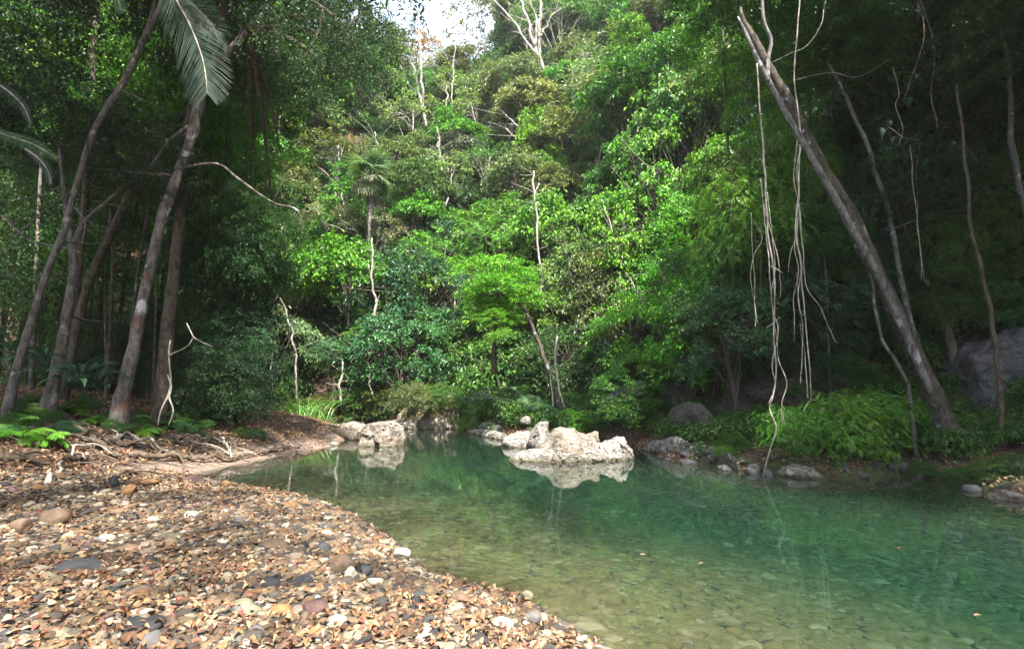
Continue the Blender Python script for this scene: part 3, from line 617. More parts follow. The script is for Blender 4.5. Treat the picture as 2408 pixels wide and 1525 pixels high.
rock_profile('cliff', 'shadowed grey cliff face behind the foot of the leaning tree', [(2190, 1060), (2215, 930), (2250, 840), (2310, 790), (2380, 770), (2460, 760), (2560, 800), (2640, 1000)], 13.6, 11.4, 3.4, Rc, 18, cat='cliff', rough=.16, z0=.1, nu=70, nv=40)
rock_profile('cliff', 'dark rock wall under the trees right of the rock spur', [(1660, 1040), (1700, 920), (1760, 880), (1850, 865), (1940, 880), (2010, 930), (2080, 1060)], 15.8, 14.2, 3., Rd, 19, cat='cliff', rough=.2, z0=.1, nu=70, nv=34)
for k, (px, py, Y, w, lab) in enumerate([(1478, 1030, 18.6, .9, 'rounded dark boulder in the hollow nearest the pool boulder'), (1500, 1022, 19, 1., 'rounded dark boulder in the middle of the hollow'), (1532, 1026, 18.2, .9, 'rounded dark boulder at the right of the hollow'), (1110, 1004, 26, .9, 'dull pinkish boulder beside the mossy boulder'),
        (1118, 996, 25.5, .55, 'small white block on the bank right of the mossy boulder'), (1150, 1016, 23, 1., 'weathered grey boulder half sunk below the bright green bushes'), (1172, 1018, 22, .7, 'cream boulder left of the white rounded ledge'), (1238, 990, 18.5, .45, 'upright white block on top of the white rounded ledge'),
        ]):
    boulder(lab, px, py, Y, w, w * .85, w, Rd if 'dark' in lab else Lm, 40 + k, sub=3)
boulder('white round stone lying in the shallows off the sand spit', 785, 1045, yw(785, 1047), .36, .26, .3, Lm, 60, 'stone', 'river_stone', sub=3)
boulder('thin cream stone beside the white stone off the sand spit', 768, 1044, yw(768, 1047), .34, .1, .2, Lm, 61, 'stone', 'river_stone', sub=3)
# rubble along the right-hand water edge
for k in range(40):
    i = rng.integers(0, len(right_l) - 5); a, b = right_l[i], right_l[i + 1]; p = a + (b - a) * rng.uniform(); p = p + rng.normal(0, .25, 2) + np.array([.1, .15]); w = rng.uniform(.12, .34)
    o = link('shore_stone', STONES[rng.integers(0, 9)], LAND['hillside']); o.location = (p[0], p[1], max(tz(*p), -.03) + .03); o.scale = (w * .6, w * .6, w * .55); o.rotation_euler = eul(1, .4)[0].tolist(); o.data = BIGST[k % 4] if 'BIGST' in globals() else o.data

# stones of the gravel bar big enough to be told apart
def cobble(label, px, py, wpx, hpx, col, seed, flat=None, rz=None):
    p = onz(px, py, .3); z = tz(p[0], p[1]); p = onz(px, py, z); sc = .75 * wpx * math.hypot(p[1], CAMZ - z) / FPX; m = solid_stone(col)
    return boulder(label, px, py, p[1], sc, max(hpx * p[1] / FPX * 1.15, .05), sc * .7, m, seed, 'stone', 'cobble', sub=3, rough=.3, rz=rz)
_ss = {}
def solid_stone(col):
    if col in _ss: return _ss[col]
    m, nt, b, out = mat('cobble_stone'); L = nt.links; v = objvec(nt)
    c = mix(nt, 1, col, ramp(nt, noise(nt, 9, 7, .7, v, .9), [(.28, (.55, .5, .45)), (.5, (1, 1, 1)), (.72, (1.35, 1.3, 1.25))]), 'MULTIPLY')
    L.new(c, b.inputs['Base Color']); b.inputs['Roughness'].default_value = .75; bump(nt, b, noise(nt, 35, 6, .7, v), .5, .02); _ss[col] = m; return m
GR, BR, OR, WH, DK, RD, OL = (.09, .085, .08), (.1, .063, .038), (.19, .1, .038), (.33, .3, .24), (.03, .03, .033), (.08, .042, .038), (.15, .135, .085)
for k, (px, py, w, h, col, lab) in enumerate([
    (22, 1166, 62, 44, RD, 'reddish square-edged block at the left edge of the gravel'), (80, 1160, 40, 30, DK, 'dark stone leaning on the reddish block'), (130, 1218, 86, 46, BR, 'russet boulder with a bright top left of the gravel bar'),
    (50, 1235, 54, 34, BR, 'brown stone left of the russet boulder'), (305, 1152, 62, 26, OR, 'orange wedge-shaped stone at the back of the gravel'), (268, 1142, 44, 40, DK, 'black driftwood-like stone at the back of the gravel'),
    (455, 1132, 70, 26, RD, 'dull red stone sunk at the far tip of the gravel'), (505, 1136, 26, 16, GR, 'grey cobble on the far tip of the gravel'), (530, 1137, 28, 16, OR, 'tan cobble at the right of the far tip of the gravel'), (350, 1138, 60, 22, OR, 'flat orange stone on the shadowed back edge of the gravel'),
    (450, 1218, 60, 26, WH, 'pale cream flat stone on the middle gravel'), (497, 1216, 60, 22, BR, 'brown flat stone right of the cream flat stone'), (685, 1189, 44, 18, OR, 'bright orange stone near the water edge'), (560, 1230, 44, 22, GR, 'grey round stone above the middle of the gravel'),
    (238, 1270, 70, 20, GR, 'long grey stone on the left gravel'), (250, 1270, 56, 26, WH, 'white-topped stone left of the middle gravel'), (395, 1268, 84, 26, OL, 'pale olive slab stone on the middle gravel'), (300, 1295, 100, 34, BR, 'long brown sloping stone on the left gravel'), 
    (640, 1285, 84, 30, BR, 'brown mottled slab stone right of the middle gravel'), (180, 1345, 150, 44, DK, 'long dark violet stone on the left gravel'), (110, 1360, 60, 24, OL, 'olive cobble beside the long dark violet stone'), (755, 1290, 62, 26, DK, 'charcoal stone near the water edge'),
    (715, 1365, 66, 34, DK, 'dark bronze stone below the water edge stones'), (640, 1375, 56, 34, DK, 'black and orange split stone on the gravel'), (825, 1352, 40, 30, WH, 'white upright egg-shaped stone'), (860, 1342, 40, 24, DK, 'blue-black stone near the shoreline'),
    (330, 1400, 96, 38, BR, 'brown rounded stone on the lower left gravel'), (500, 1390, 50, 34, WH, 'bright cream rounded stone in the lower gravel'), (430, 1405, 54, 26, OL, 'pale olive pointed stone left of the bright cream stone'), (560, 1440, 66, 34, GR, 'grey curved stone behind the lichen-crusted oblong stone'),
    (570, 1437, 116, 46, OL, 'large lichen-crusted oblong stone in the lower gravel'), (662, 1446, 92, 40, OR, 'large ochre slab stone in the lower gravel'), (745, 1436, 92, 40, RD, 'maroon slab stone right of the ochre slab stone'), (330, 1445, 72, 36, WH, 'white and cream broken stone in the lower left gravel'),
    (330, 1475, 160, 34, DK, 'long charcoal stone in the bottom gravel'), (400, 1470, 64, 48, BR, 'dark brown blocky stone at the end of the long charcoal stone'), (130, 1500, 92, 34, OL, 'olive grey stone at the bottom left'), (20, 1505, 90, 40, DK, 'blue-black flat stone in the bottom left corner'),
    (350, 1515, 92, 52, GR, 'domed grey stone at the bottom of the gravel'), (545, 1510, 70, 42, GR, 'round grey stone at the bottom of the gravel'), (600, 1502, 56, 50, GR, 'wedge-shaped grey stone right of the round grey stone'), (730, 1492, 84, 30, OR, 'ochre loaf-shaped stone at the bottom of the gravel'),
    (810, 1335, 70, 50, BR, 'red-brown blocky stone below the blue-black stone'), (945, 1302, 56, 22, WH, 'white flat stone at the shoreline bend'), (765, 1240, 40, 20, GR, 'blue-grey stone near the shoreline'), (1080, 1408, 60, 36, BR, 'rosy brown stone near the lower shoreline'),
    (985, 1405, 44, 30, DK, 'dark oval stone near the lower shoreline'), (1240, 1400, 34, 22, OL, 'pale green-grey cobble at the waterline'), (1250, 1453, 60, 30, GR, 'cream grey slab at the lower waterline'), (1180, 1468, 60, 30, WH, 'pale cobble in the lower right gravel'), (1010, 1470, 60, 36, DK, 'slate-grey cobble in the lower right gravel')]):
    cobble(lab, px, py, w, h, col, 300 + k)

# ---------------------------------------------------------------- trunks drawn through photo points
def path(pts, Y, n=26, fpx=FPX):
    """pts: (px, py, radius px[, dY]); returns centre line and radii in metres"""
    P = []; r = []
    for q in pts:
        y = Y + (q[3] if len(q) > 3 else 0); P.append(at(q[0], q[1], y)); r.append(q[2] * .58 * y / fpx)
    n = max(n, len(P) * 3); C = catmull(P, n); return C, np.interp(np.linspace(0, 1, n), np.linspace(0, 1, len(r)), r)
def drop(p, q):                                                     # the foot of a stem sunk in the ground
    return q
def stem(parent, name, m, pts, Y, k=10, lump=.22, seed=0, foot=False, n=26, label=None, wig=0.):
    C, r = path(pts, Y, n)
    if wig: C = C + fbm(C * 1.7, seed + 3, 3)[:, None] * np.array([wig, wig, 0]) + np.stack([vnoise(C * 2.3, seed), vnoise(C * 2.1 + 5, seed), 0 * r], 1) * wig
    if foot:
        z = tz(C[0][0], C[0][1]); d = C[0][2] - z
        if d > -.1: ext = np.array([[C[0][0], C[0][1], z - .25]]); C = np.vstack([ext, C]); r = np.concatenate([[r[0] * 1.25], r])
        r = r * (1 + (.35 if Y > 11.2 or r[0] < .2 else .6) * np.exp(-np.linspace(0, 1, len(r)) * 16))
    V, F = tube(C, r, k, lump, seed)
    o = MB().add(V, F).obj(name, m, parent, True)
    if label: o['label'] = label
    return o, C, r
def twigs(parent, C, r, n, L, m, seed, up=.2, k=4, name='twigs', down=0.):
    g = np.random.default_rng(seed); mb = MB()
    for _ in range(n):
        i = int(g.uniform(.35, 1) * (len(C) - 1)); d = nrm(g.normal(size=3) * np.array([1, .7, .6]) + UP * (up - down)); l = L * g.uniform(.5, 1.2)
        p = [C[i], C[i] + d * l * .4 + g.normal(0, .05, 3), C[i] + d * l + g.normal(0, .15, 3) - UP * down * l * .3]
        mb.add(*tube(catmull(p, 7), np.linspace(r[i] * .4, .008, 7), k))
    return tag(mb.obj(name, m, parent, True), kind='stuff')
def crown_on(root, kind, tint, P, sc=1., zs=1., v=None, name='crown', limbs=False):
    cm, tm = PROTO[kind][int(rng.integers(len(PROTO[kind]))) if v is None else v]
    o = link(name, cm, root, tuple(float(x) * rng.uniform(.85, 1.15) for x in TINT[tint])); o.location = [float(a) for a in np.array(P) - np.array(root.location)]; o.scale = (sc, sc, sc * zs); o.rotation_euler = (rng.normal(0, .15), rng.normal(0, .15), rng.uniform(0, 6.28)); return o

def big_tree(label, m, stems, Y, crowns, twn=8, kind='near_dark', tint='dark green', seed=0, name='forest_tree', group=None):
    base = at(stems[0][0][0], stems[0][0][1], Y); root = thing(name, label, 'tree', (0, 0, 0), 0, group)
    for k, s in enumerate(stems):
        o, C, r = stem(root, 'trunk' if k == 0 else 'limb', m, s, Y, 12 if k == 0 else 8, .25, seed + k, foot=(k == 0))
        if k == 0: tr = C, r
    if twn: twigs(root, tr[0], tr[1], twn, 1.8, m, seed + 9)
    for (px, py, y, sc) in crowns: crown_on(root, kind, tint, at(px, py, y), sc)
    return root
B = M
# left bank
big_tree('slim grey-brown tree curving up from the left edge', B['bark_grey'], [[(18, 965, 17), (36, 880, 16), (60, 800, 14), (85, 720, 13), (118, 620, 12), (150, 545, 13), (178, 440, 11), (225, 300, 12), (290, 195, 13), (340, 90, 12), (388, -10, 11), (420, -120, 9)], [(340, 90, 9), (360, 20, 7), (372, -60, 6)]], 10.8, [(420, -190, 10.8, 1.1), (250, -200, 11.5, 1.), (40, -150, 10.6, .9)], 5, seed=1)
big_tree('thick brown trunk forking at head height beside the slim curving tree', B['bark_grey'], [[(114, 955, 25), (130, 880, 21), (148, 800, 18), (160, 720, 17), (172, 640, 14), (170, 575, 15), (160, 520, 12), (150, 440, 9), (140, 340, 8)], [(172, 575, 11), (190, 535, 10), (215, 505, 8), (242, 482, 7), (300, 430, 6)], [(165, 585, 7), (110, 575, 5), (60, 560, 5), (10, 505, 4)]], 11.6, [(100, 260, 11.6, .8), (330, 380, 12.2, .7)], 4, seed=5)
C3 = big_tree('main red and white blotched trunk on the left bank that leans right and forks', B['bark_red'], [[(284, 955, 27), (300, 880, 23), (318, 800, 22), (330, 740, 21), (350, 640, 20), (372, 550, 19), (392, 480, 21), (428, 385, 21), (450, 325, 21), (468, 250, 23), (482, 190, 22), (540, 120, 16), (585, 70, 15), (640, 0, 13), (720, -90, 10)],
    [(485, 200, 14), (510, 110, 12), (525, 20, 11), (530, -80, 9)], [(425, 395, 6), (510, 385, 5), (560, 420, 5), (640, 475, 4, -.4), (700, 495, 3.5, -.6), (716, 560, 2.5, -.7)], [(455, 290, 9), (400, 330, 7), (350, 395, 5), (300, 440, 4)], [(640, 478, 3, -.4), (660, 440, 3, -.5), (668, 410, 2, -.5)]], 12., [(560, -160, 12, 1.2), (760, -140, 11.5, 1.2)], 6, seed=9)
for (px_, py_, sc_) in [(560, 440, .14), (610, 480, .16), (660, 510, .15), (700, 520, .14), (716, 575, .15), (668, 420, .12), (640, 560, .16)]: crown_on(C3, 'near_sparse', 'deep green', at(px_, py_, 11.4), sc_)
big_tree('dark straight trunk right behind the blotched trunk', B['bark_dark'], [[(372, 985, 28), (384, 880, 25), (398, 740, 23), (412, 620, 21), (424, 520, 21), (428, 420, 18), (440, 300, 15), (470, 150, 12), (480, -20, 10)]], 13.1, [(450, 60, 13.8, .9)], 5, seed=14)
big_tree('dark slanting trunk behind the forked trunk', B['bark_dark'], [[(150, 900, 16), (200, 690, 15), (255, 560, 15), (310, 450, 16), (370, 340, 14), (420, 280, 12), (520, 190, 9)]], 14.4, [(560, 120, 14.6, .9)], 4, seed=18)
big_tree('straight shadowy trunk in the upper left behind the slim curving tree', B['bark_dark'], [[(150, 930, 16), (185, 640, 14), (205, 420, 13), (214, 250, 12), (222, 90, 12), (228, -60, 10)]], 15.2, [(240, -20, 15.5, 1.1), (120, 120, 16, 1.1)], 5, seed=22)
g2 = np.random.default_rng(77)
for k in range(26):                                                 # slender stems deeper in the left forest
    px0 = g2.uniform(-60, 610); Y = g2.uniform(15, 26); p0 = at(px0, 930, Y); px1 = px0 + g2.normal(30, 60); rp = g2.uniform(4, 9)
    if px0 > 500: px1 = px0 - g2.uniform(0, 30)
    root = thing('understorey_tree', None, 'tree', (0, 0, 0), 0, 'dark understorey trees behind the trunks of the left bank')
    o, C, r = stem(root, 'trunk', B['bark_dark'] if k % 3 else B['bark_grey'], [(px0, 945, rp), ((px0 + px1) / 2 + g2.normal(0, 14), 620, rp * .8), (px1, 300, rp * .6), (px1 + g2.normal(0, 20), 60, rp * .4)], Y, 7, .2, 30 + k, True)
    for q in range(2): crown_on(root, 'near_round' if k % 2 else 'near_sparse', ['fresh green', 'mid green', 'mid green'][q], at(px1 + g2.normal(0, 70), g2.uniform(20, 720) if q else g2.uniform(20, 260), Y + g2.normal(0, 1)), g2.uniform(.8, 1.15) * (.8 + Y / 60))
    TREES.append([root, (px0 + px1) / 2, 600., 100, ['grey', 'dark brown', 'shaded brown'][k % 3], 'understorey', True])
# the leafy edge of the left forest, tree by tree
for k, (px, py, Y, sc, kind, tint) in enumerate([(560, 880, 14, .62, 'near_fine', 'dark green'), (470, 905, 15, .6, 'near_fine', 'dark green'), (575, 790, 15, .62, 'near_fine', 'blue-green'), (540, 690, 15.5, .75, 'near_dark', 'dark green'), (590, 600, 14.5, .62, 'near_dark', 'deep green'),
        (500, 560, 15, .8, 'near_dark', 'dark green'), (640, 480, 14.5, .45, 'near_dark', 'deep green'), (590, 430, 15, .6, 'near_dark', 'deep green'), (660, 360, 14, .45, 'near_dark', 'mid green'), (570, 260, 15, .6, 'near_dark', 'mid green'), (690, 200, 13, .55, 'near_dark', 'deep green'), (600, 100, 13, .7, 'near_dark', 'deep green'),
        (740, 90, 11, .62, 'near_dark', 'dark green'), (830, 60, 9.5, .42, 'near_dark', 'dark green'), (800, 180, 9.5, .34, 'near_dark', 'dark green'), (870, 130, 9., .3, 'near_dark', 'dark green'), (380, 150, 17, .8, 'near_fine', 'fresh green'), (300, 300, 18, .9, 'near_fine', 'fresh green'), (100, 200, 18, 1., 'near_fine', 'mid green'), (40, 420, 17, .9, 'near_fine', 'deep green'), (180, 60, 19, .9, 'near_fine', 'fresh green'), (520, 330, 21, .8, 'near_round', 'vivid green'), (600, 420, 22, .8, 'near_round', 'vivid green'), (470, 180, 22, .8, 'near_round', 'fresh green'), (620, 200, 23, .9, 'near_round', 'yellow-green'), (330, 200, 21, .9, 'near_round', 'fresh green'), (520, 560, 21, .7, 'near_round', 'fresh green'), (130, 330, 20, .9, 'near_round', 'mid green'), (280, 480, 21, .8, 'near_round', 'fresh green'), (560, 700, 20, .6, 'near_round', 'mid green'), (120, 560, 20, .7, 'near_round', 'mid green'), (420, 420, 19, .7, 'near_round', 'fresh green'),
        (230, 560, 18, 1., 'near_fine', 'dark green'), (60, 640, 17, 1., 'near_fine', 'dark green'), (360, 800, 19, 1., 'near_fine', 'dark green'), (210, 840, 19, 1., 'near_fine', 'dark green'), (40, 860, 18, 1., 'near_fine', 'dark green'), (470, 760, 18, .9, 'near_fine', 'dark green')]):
    P = at(px, py, Y); g_ = tz(P[0], P[1])
    if px >= 560 and py < 500:
        hub = at(585, 70, 12.); C = catmull([hub, (hub + P) / 2 + UP * .3, P], 10); MB().add(*tube(C, np.linspace(.09, .02, 10), 6, .2, k)).obj('limb', B['bark_dark'], C3, True); crown_on(C3, 'near_sparse', tint, P, sc * .85); continue
    root = thing('edge_tree', None, 'tree', P, 0, None)
    crown_on(root, kind, tint, P, sc); crown_on(root, kind, tint, P + np.array([rng.normal(0, .5), .8, -.7 * sc]), sc * .75)
    b0 = P + np.array([-.12 * (P[2] - g_) - .3, 1.5, 0])
    for _ in range(12):
        if tz(b0[0], b0[1]) < .15: b0[0] -= .5
    b0[2] = tz(b0[0], b0[1]) - .2
    C = catmull([b0, (b0 * .45 + P * .55) + np.array([-.25, .2, .2]), P + UP * .3], 12) - np.array(root.location); MB().add(*tube(C, np.linspace(.045 + .004 * (P[2] - g_), .015, 12), 7, .2, k)).obj('trunk', B['bark_dark'], root, True)
    TREES.append([root, px, py, 2.1 * sc * FPX / Y, tint, kind, True])

# ---- right bank
def giant():
    root = thing('leaning_tree', 'tall double-stemmed tree with lichen patches leaning left over the pool from the right bank', 'tree')
    stem(root, 'trunk', B['bark_lichen'], [(2268, 1098, 46), (2240, 1030, 38), (2205, 950, 34), (2150, 830, 31), (2092, 705, 29), (2042, 600, 30), (2003, 515, 30), (1945, 415, 26), (1893, 322, 27), (1852, 235, 24), (1808, 160, 20), (1770, 90, 17), (1747, 48, 12), (1741, 18, 6)], 10.9, 14, .3, 201, True, 60)
    stem(root, 'trunk', B['bark_stem'], [(2190, 925, 14, -.35), (2120, 760, 17, -.35), (2062, 640, 17, -.35), (2005, 540, 15, -.35), (1935, 415, 14, -.35), (1878, 318, 12, -.35), (1828, 228, 12, -.3), (1785, 148, 10, -.3), (1752, 76, 8, -.2), (1735, 40, 4, -.2)], 10.9, 10, .2, 202, False, 50, 'smooth grey stem pressed against the left side of the trunk')
    stem(root, 'branch', B['bark_stem'], [(1806, 190, 9, -.3), (1806, 140, 9), (1813, 95, 8), (1796, 50, 8), (1790, -20, 7), (1775, -120, 6)], 10.8, 8, .15, 203)
    for k, q in enumerate([[(2265, 1060, 20), (2300, 1085, 14), (2345, 1098, 8), (2400, 1120, 4)], [(2250, 1070, 20), (2235, 1095, 14), (2200, 1112, 8)], [(2275, 1080, 18), (2290, 1110, 10), (2330, 1128, 5)], [(2240, 1085, 14), (2180, 1108, 8), (2120, 1118, 4), (2060, 1120, 3)]]): stem(root, 'root', B['root'], q, 10.7, 7, .25, 210 + k)
    for (px, py, y, sc) in [(1700, -120, 11.6, .95), (1850, -150, 12, 1.2), (1990, -120, 12.4, 1.2)]: crown_on(root, 'near_round', 'mid green', at(px, py, y), sc)
giant()
def slim(label, pts, Y, crowns, m='bark_grey', kind='near_round', tint='deep green', seed=0, tw=5, name='forest_tree'):
    root = thing(name, label, 'tree'); o, C, r = stem(root, 'trunk', B[m], pts, Y, 8, .18, seed, True, 40, wig=.04)
    if tw: twigs(root, C, r, tw, 1., B[m], seed)
    for (px, py, y, sc) in crowns: crown_on(root, kind, tint, at(px, py, y), sc)
    return root
slim('thin pale sinuous tree standing behind the leaning double tree', [(2185, 900, 12), (2150, 790, 13), (2125, 690, 11), (2108, 590, 10), (2082, 480, 9), (2052, 385, 9), (2025, 310, 8), (1995, 240, 8), (1970, 190, 6), (1945, 150, 4)], 13.2, [(2000, 120, 13.8, .7)], 'bark_stem', seed=231, tw=3)
slim('mottled trunk wrapped in big-leaved climbers in the upper right', [(2390, 860, 18), (2330, 600, 17), (2280, 430, 16), (2235, 300, 15), (2210, 200, 15), (2180, 100, 14), (2150, 0, 13), (2120, -120, 12)], 14., [(2160, -100, 14, 1.2), (2320, -40, 14, 1.1)], 'bark_lichen', seed=241)
slim('slender upright trunk in front of the dark cliff at the far right', [(2364, 1070, 10), (2352, 960, 9), (2345, 860, 9), (2330, 740, 8), (2305, 620, 7), (2285, 520, 7), (2270, 380, 6), (2250, 200, 5)], 10.4, [(2360, 130, 12., .8)], 'bark_dark', seed=251, tw=4)
slim('grey forked tree in the top right corner', [(2420, 520, 11), (2385, 380, 11), (2375, 260, 10), (2370, 130, 9), (2340, 70, 8), (2290, 20, 7), (2260, -40, 6)], 12.4, [(2400, -60, 12.6, 1.)], 'bark_stem', seed=261, tw=6)
slim('crooked thin stem under the leaning double tree', [(2135, 905, 6), (2110, 850, 6), (2078, 800, 6), (2062, 740, 6), (2052, 690, 5), (2048, 640, 4)], 10.9, [], 'bark_grey', seed=271, tw=0, name='sapling')
slim('thin grey upright pole tree between the vines and the leaning tree', [(1955, 985, 6), (1950, 900, 6), (1947, 820, 5), (1945, 740, 4), (1940, 600, 3)], 13.6, [(1930, 560, 14, .6)], 'bark_grey', seed=281, tw=3)
# hanging aerial roots
def vines():
    sets = [('long tangled bundle of hanging roots whose lowest tip touches the water', [
        [(1780, 150, 3), (1786, 240, 4), (1794, 330, 5), (1798, 420, 5), (1802, 500, 4), (1812, 600, 4), (1822, 690, 4), (1820, 780, 3.5), (1826, 860, 3.5), (1818, 930, 3), (1808, 960, 3), (1826, 1008, 3), (1806, 1065, 2.5), (1795, 1128, 2)],
        [(1790, 420, 2.5), (1800, 540, 2.5), (1808, 640, 2.5), (1818, 730, 2.5), (1830, 770, 2), (1816, 850, 2), (1824, 905, 2), (1806, 950, 2)], [(1806, 450, 2), (1816, 560, 2), (1822, 640, 2), (1812, 700, 2), (1826, 780, 2), (1830, 840, 2), (1850, 900, 1.8), (1836, 950, 1.6), (1838, 1000, 1.4)],
        [(1796, 480, 2), (1824, 590, 2), (1836, 660, 1.6), (1836, 700, 1.4)], [(1774, 520, 1.6), (1790, 560, 1.6), (1772, 600, 1.6), (1766, 650, 1.4), (1776, 720, 1.2), (1782, 760, 1)], [(1764, 500, 1.4), (1770, 600, 1.4), (1774, 690, 1.2), (1778, 770, 1)], [(1804, 770, 2), (1820, 760, 2), (1834, 745, 1.6)], [(1812, 626, 2), (1832, 636, 2), (1840, 642, 1.6)], [(1836, 960, 1.2), (1846, 1000, 1.2), (1852, 1016, 1)]], 10.2),
        ('braided bundle of white hanging roots ending above the drooping shrub', [
        [(1884, -60, 3), (1876, 60, 3), (1868, 170, 3.5), (1876, 260, 3.5), (1882, 330, 3.5), (1874, 400, 4), (1880, 450, 4), (1872, 520, 4), (1880, 600, 4), (1888, 680, 3.5), (1896, 760, 3), (1902, 850, 2.6), (1908, 938, 2.4)],
        [(1876, 330, 2.5), (1868, 420, 2.5), (1880, 500, 2.5), (1866, 580, 2), (1876, 640, 2), (1868, 700, 2), (1866, 760, 1.8), (1868, 806, 1.4)], [(1882, 340, 2.5), (1878, 440, 2.5), (1870, 540, 2.2), (1884, 620, 2.2), (1876, 700, 2), (1888, 780, 2), (1886, 860, 1.8), (1884, 900, 1.4)], [(1870, 500, 2), (1888, 570, 2), (1892, 640, 2), (1900, 680, 2), (1930, 720, 1.8), (1950, 770, 1.6), (1960, 800, 1.4), (1968, 806, 1)],
        [(1872, 560, 2), (1858, 600, 1.6), (1854, 640, 1.2)], [(1874, 640, 1.6), (1880, 720, 1.6), (1892, 740, 1.6), (1890, 690, 1.4)], [(1880, 760, 2), (1890, 820, 2), (1898, 900, 2), (1902, 936, 1.6)], [(1908, 938, 3), (1898, 950, 2.4), (1890, 965, 1.6)], [(1905, 938, 2), (1918, 940, 1.6), (1926, 938, 1)], [(1880, 480, 5), (1884, 540, 4), (1888, 590, 2)]], 10.6),
        ('thin looping vine between the leaning tree and the top right trunk', [[(1810, 150, 2), (1850, 130, 2), (1900, 105, 2), (1930, 60, 2), (1940, 10, 2), (1950, -40, 2)], [(1862, 190, 1.6), (1910, 178, 1.6), (1960, 170, 1.6), (2010, 182, 1.6), (2060, 160, 1.6), (2090, 140, 1.4)]], 11.3),
        ('pale crooked vine hanging in the foliage right of the thin pale tree', [[(2100, 160, 2), (2115, 220, 2), (2105, 250, 2), (2122, 300, 2), (2112, 340, 1.6)], [(2140, 340, 1.6), (2150, 460, 1.6), (2160, 560, 1.6), (2168, 660, 1.4)]], 12.)]
    for k, (lab, strands, Y) in enumerate(sets):
        root = thing('hanging_roots' if k < 2 else 'vine', lab, 'hanging roots' if k < 2 else 'vine')
        for j, s in enumerate(strands): stem(root, 'root_strand' if k < 2 else 'vine_strand', B['vine'], [(a, b, c * .9, g2.normal(0, .08)) for a, b, c in s], Y, 5, .2, 400 + 20 * k + j, n=40, wig=.03)
vines()

# drooping shrub with feathery leaves over the water
def multi(name, label, cat, specs, stem_pts=None, Y=None, m='bark_grey', group=None):
    root = thing(name, label, cat, (0, 0, 0), 0, group)
    for (kind, tint, px, py, y, sc, zs) in specs: crown_on(root, kind, tint, at(px, py, y), sc, zs)
    for k, s in enumerate(stem_pts or []): stem(root, 'branch' if k else 'stem', B[m], s, Y, 6, .15, k + 7, k == 0)
    return root
multi('drooping_shrub', 'arching bright green feathery shrub drooping over the water on the right bank', 'shrub', [('near_feather', 'vivid green', 1880, 1010, 10.6, 0.38, .8), ('near_feather', 'vivid green', 1950, 985, 10.9, 0.46, .75), ('near_feather', 'vivid green', 2020, 965, 11.2, 0.46, .7), ('near_feather', 'vivid green', 2090, 955, 11.4, 0.38, .6), ('near_feather', 'vivid green', 1990, 1040, 10.9, 0.41, .7), ('near_feather', 'mid green', 1925, 1045, 10.8, 0.32, .7), ('near_feather', 'vivid green', 2045, 1020, 11.1, 0.35, .8), ('near_feather', 'vivid green', 1852, 1000, 10.4, 0.24, 1.)],
      [[(2150, 1090, 5), (2090, 1030, 5), (2020, 985, 4), (1940, 960, 3), (1880, 985, 2)], [(2080, 1030, 3), (2040, 990, 3), (2080, 945, 2), (2130, 935, 1.5)]], 11.2)

# ---------------------------------------------------------------- blades, fronds, palms
def blade(P, w, fold=.15, N=None):
    """a strip along centre line P of half-width w with a sunk midrib"""
    P = np.asarray(P, float); n = len(P); T = nrm(np.gradient(P, axis=0)); N = np.array([0, 0, 1.]) if N is None else N
    Sd = nrm(np.cross(T, np.broadcast_to(N, T.shape))); Nn = np.cross(Sd, T); w = np.asarray(w)[:, None]
    V = np.concatenate([P - Sd * w + Nn * w * fold, P, P + Sd * w + Nn * w * fold]); F = [(i + a * n, i + 1 + a * n, i + 1 + (a + 1) * n, i + (a + 1) * n) for a in (0, 1) for i in range(n - 1)]
    return V, F
def arc(p, d, L, sag, n=8):
    t = np.linspace(0, 1, n)[:, None]; return np.asarray(p) + nrm(np.asarray(d, float)) * L * t - UP * sag * L * t ** 2.2
def fan_leaf_mesh(seed, R_=.9, n=26, stalk=.8, w=.03, m='needle'):
    g = np.random.default_rng(seed); mb = MB(); st = arc((0, 0, 0), (1, 0, .55), stalk, .25, 6); mb.add(*tube(st, .014, 4)); c = st[-1]
    for k in range(n):
        a = (k / (n - 1) - .5) * 4.6; d = np.array([math.cos(a), math.sin(a), .12 * math.cos(a)]); L = R_ * (1 - .18 * abs(a) / 2.3) * g.uniform(.9, 1.05); P = arc(c, d, L, .35 + .2 * g.random(), 6)
        mb.add(*blade(P, np.array([.25, 1, 1, .8, .45, .05]) * w, .5))
    return mb.mesh('frond', M[m])
def feather_leaf_mesh(seed, L=2., n=34, ll=.45, w=.016, sag=.5, m='needle'):
    g = np.random.default_rng(seed); mb = MB(); P = arc((0, 0, 0), (1, 0, .6), L, sag, 16); mb.add(*tube(P, np.linspace(.018, .004, 16), 4)); T = nrm(np.gradient(P, axis=0))
    for k in range(n):
        t = .1 + .88 * k / (n - 1); i = min(int(t * 15), 14); p = P[i] + (P[i + 1] - P[i]) * (t * 15 - i)
        for s in (-1, 1):
            d = nrm(np.array([0, s, 0]) * 1. + T[i] * .75 - UP * .25 + g.normal(0, .06, 3)); l = ll * math.sin(min(t * 2.4 + .35, 3.0)) + .04
            mb.add(*blade(arc(p, d, l, .35, 4), np.array([.6, 1, .8, .05]) * w, .3))
    return mb.mesh('frond', M[m])
FAN = [fan_leaf_mesh(1), fan_leaf_mesh(2)]; FEA = [feather_leaf_mesh(3), feather_leaf_mesh(4, 2.2, 40, .4)]
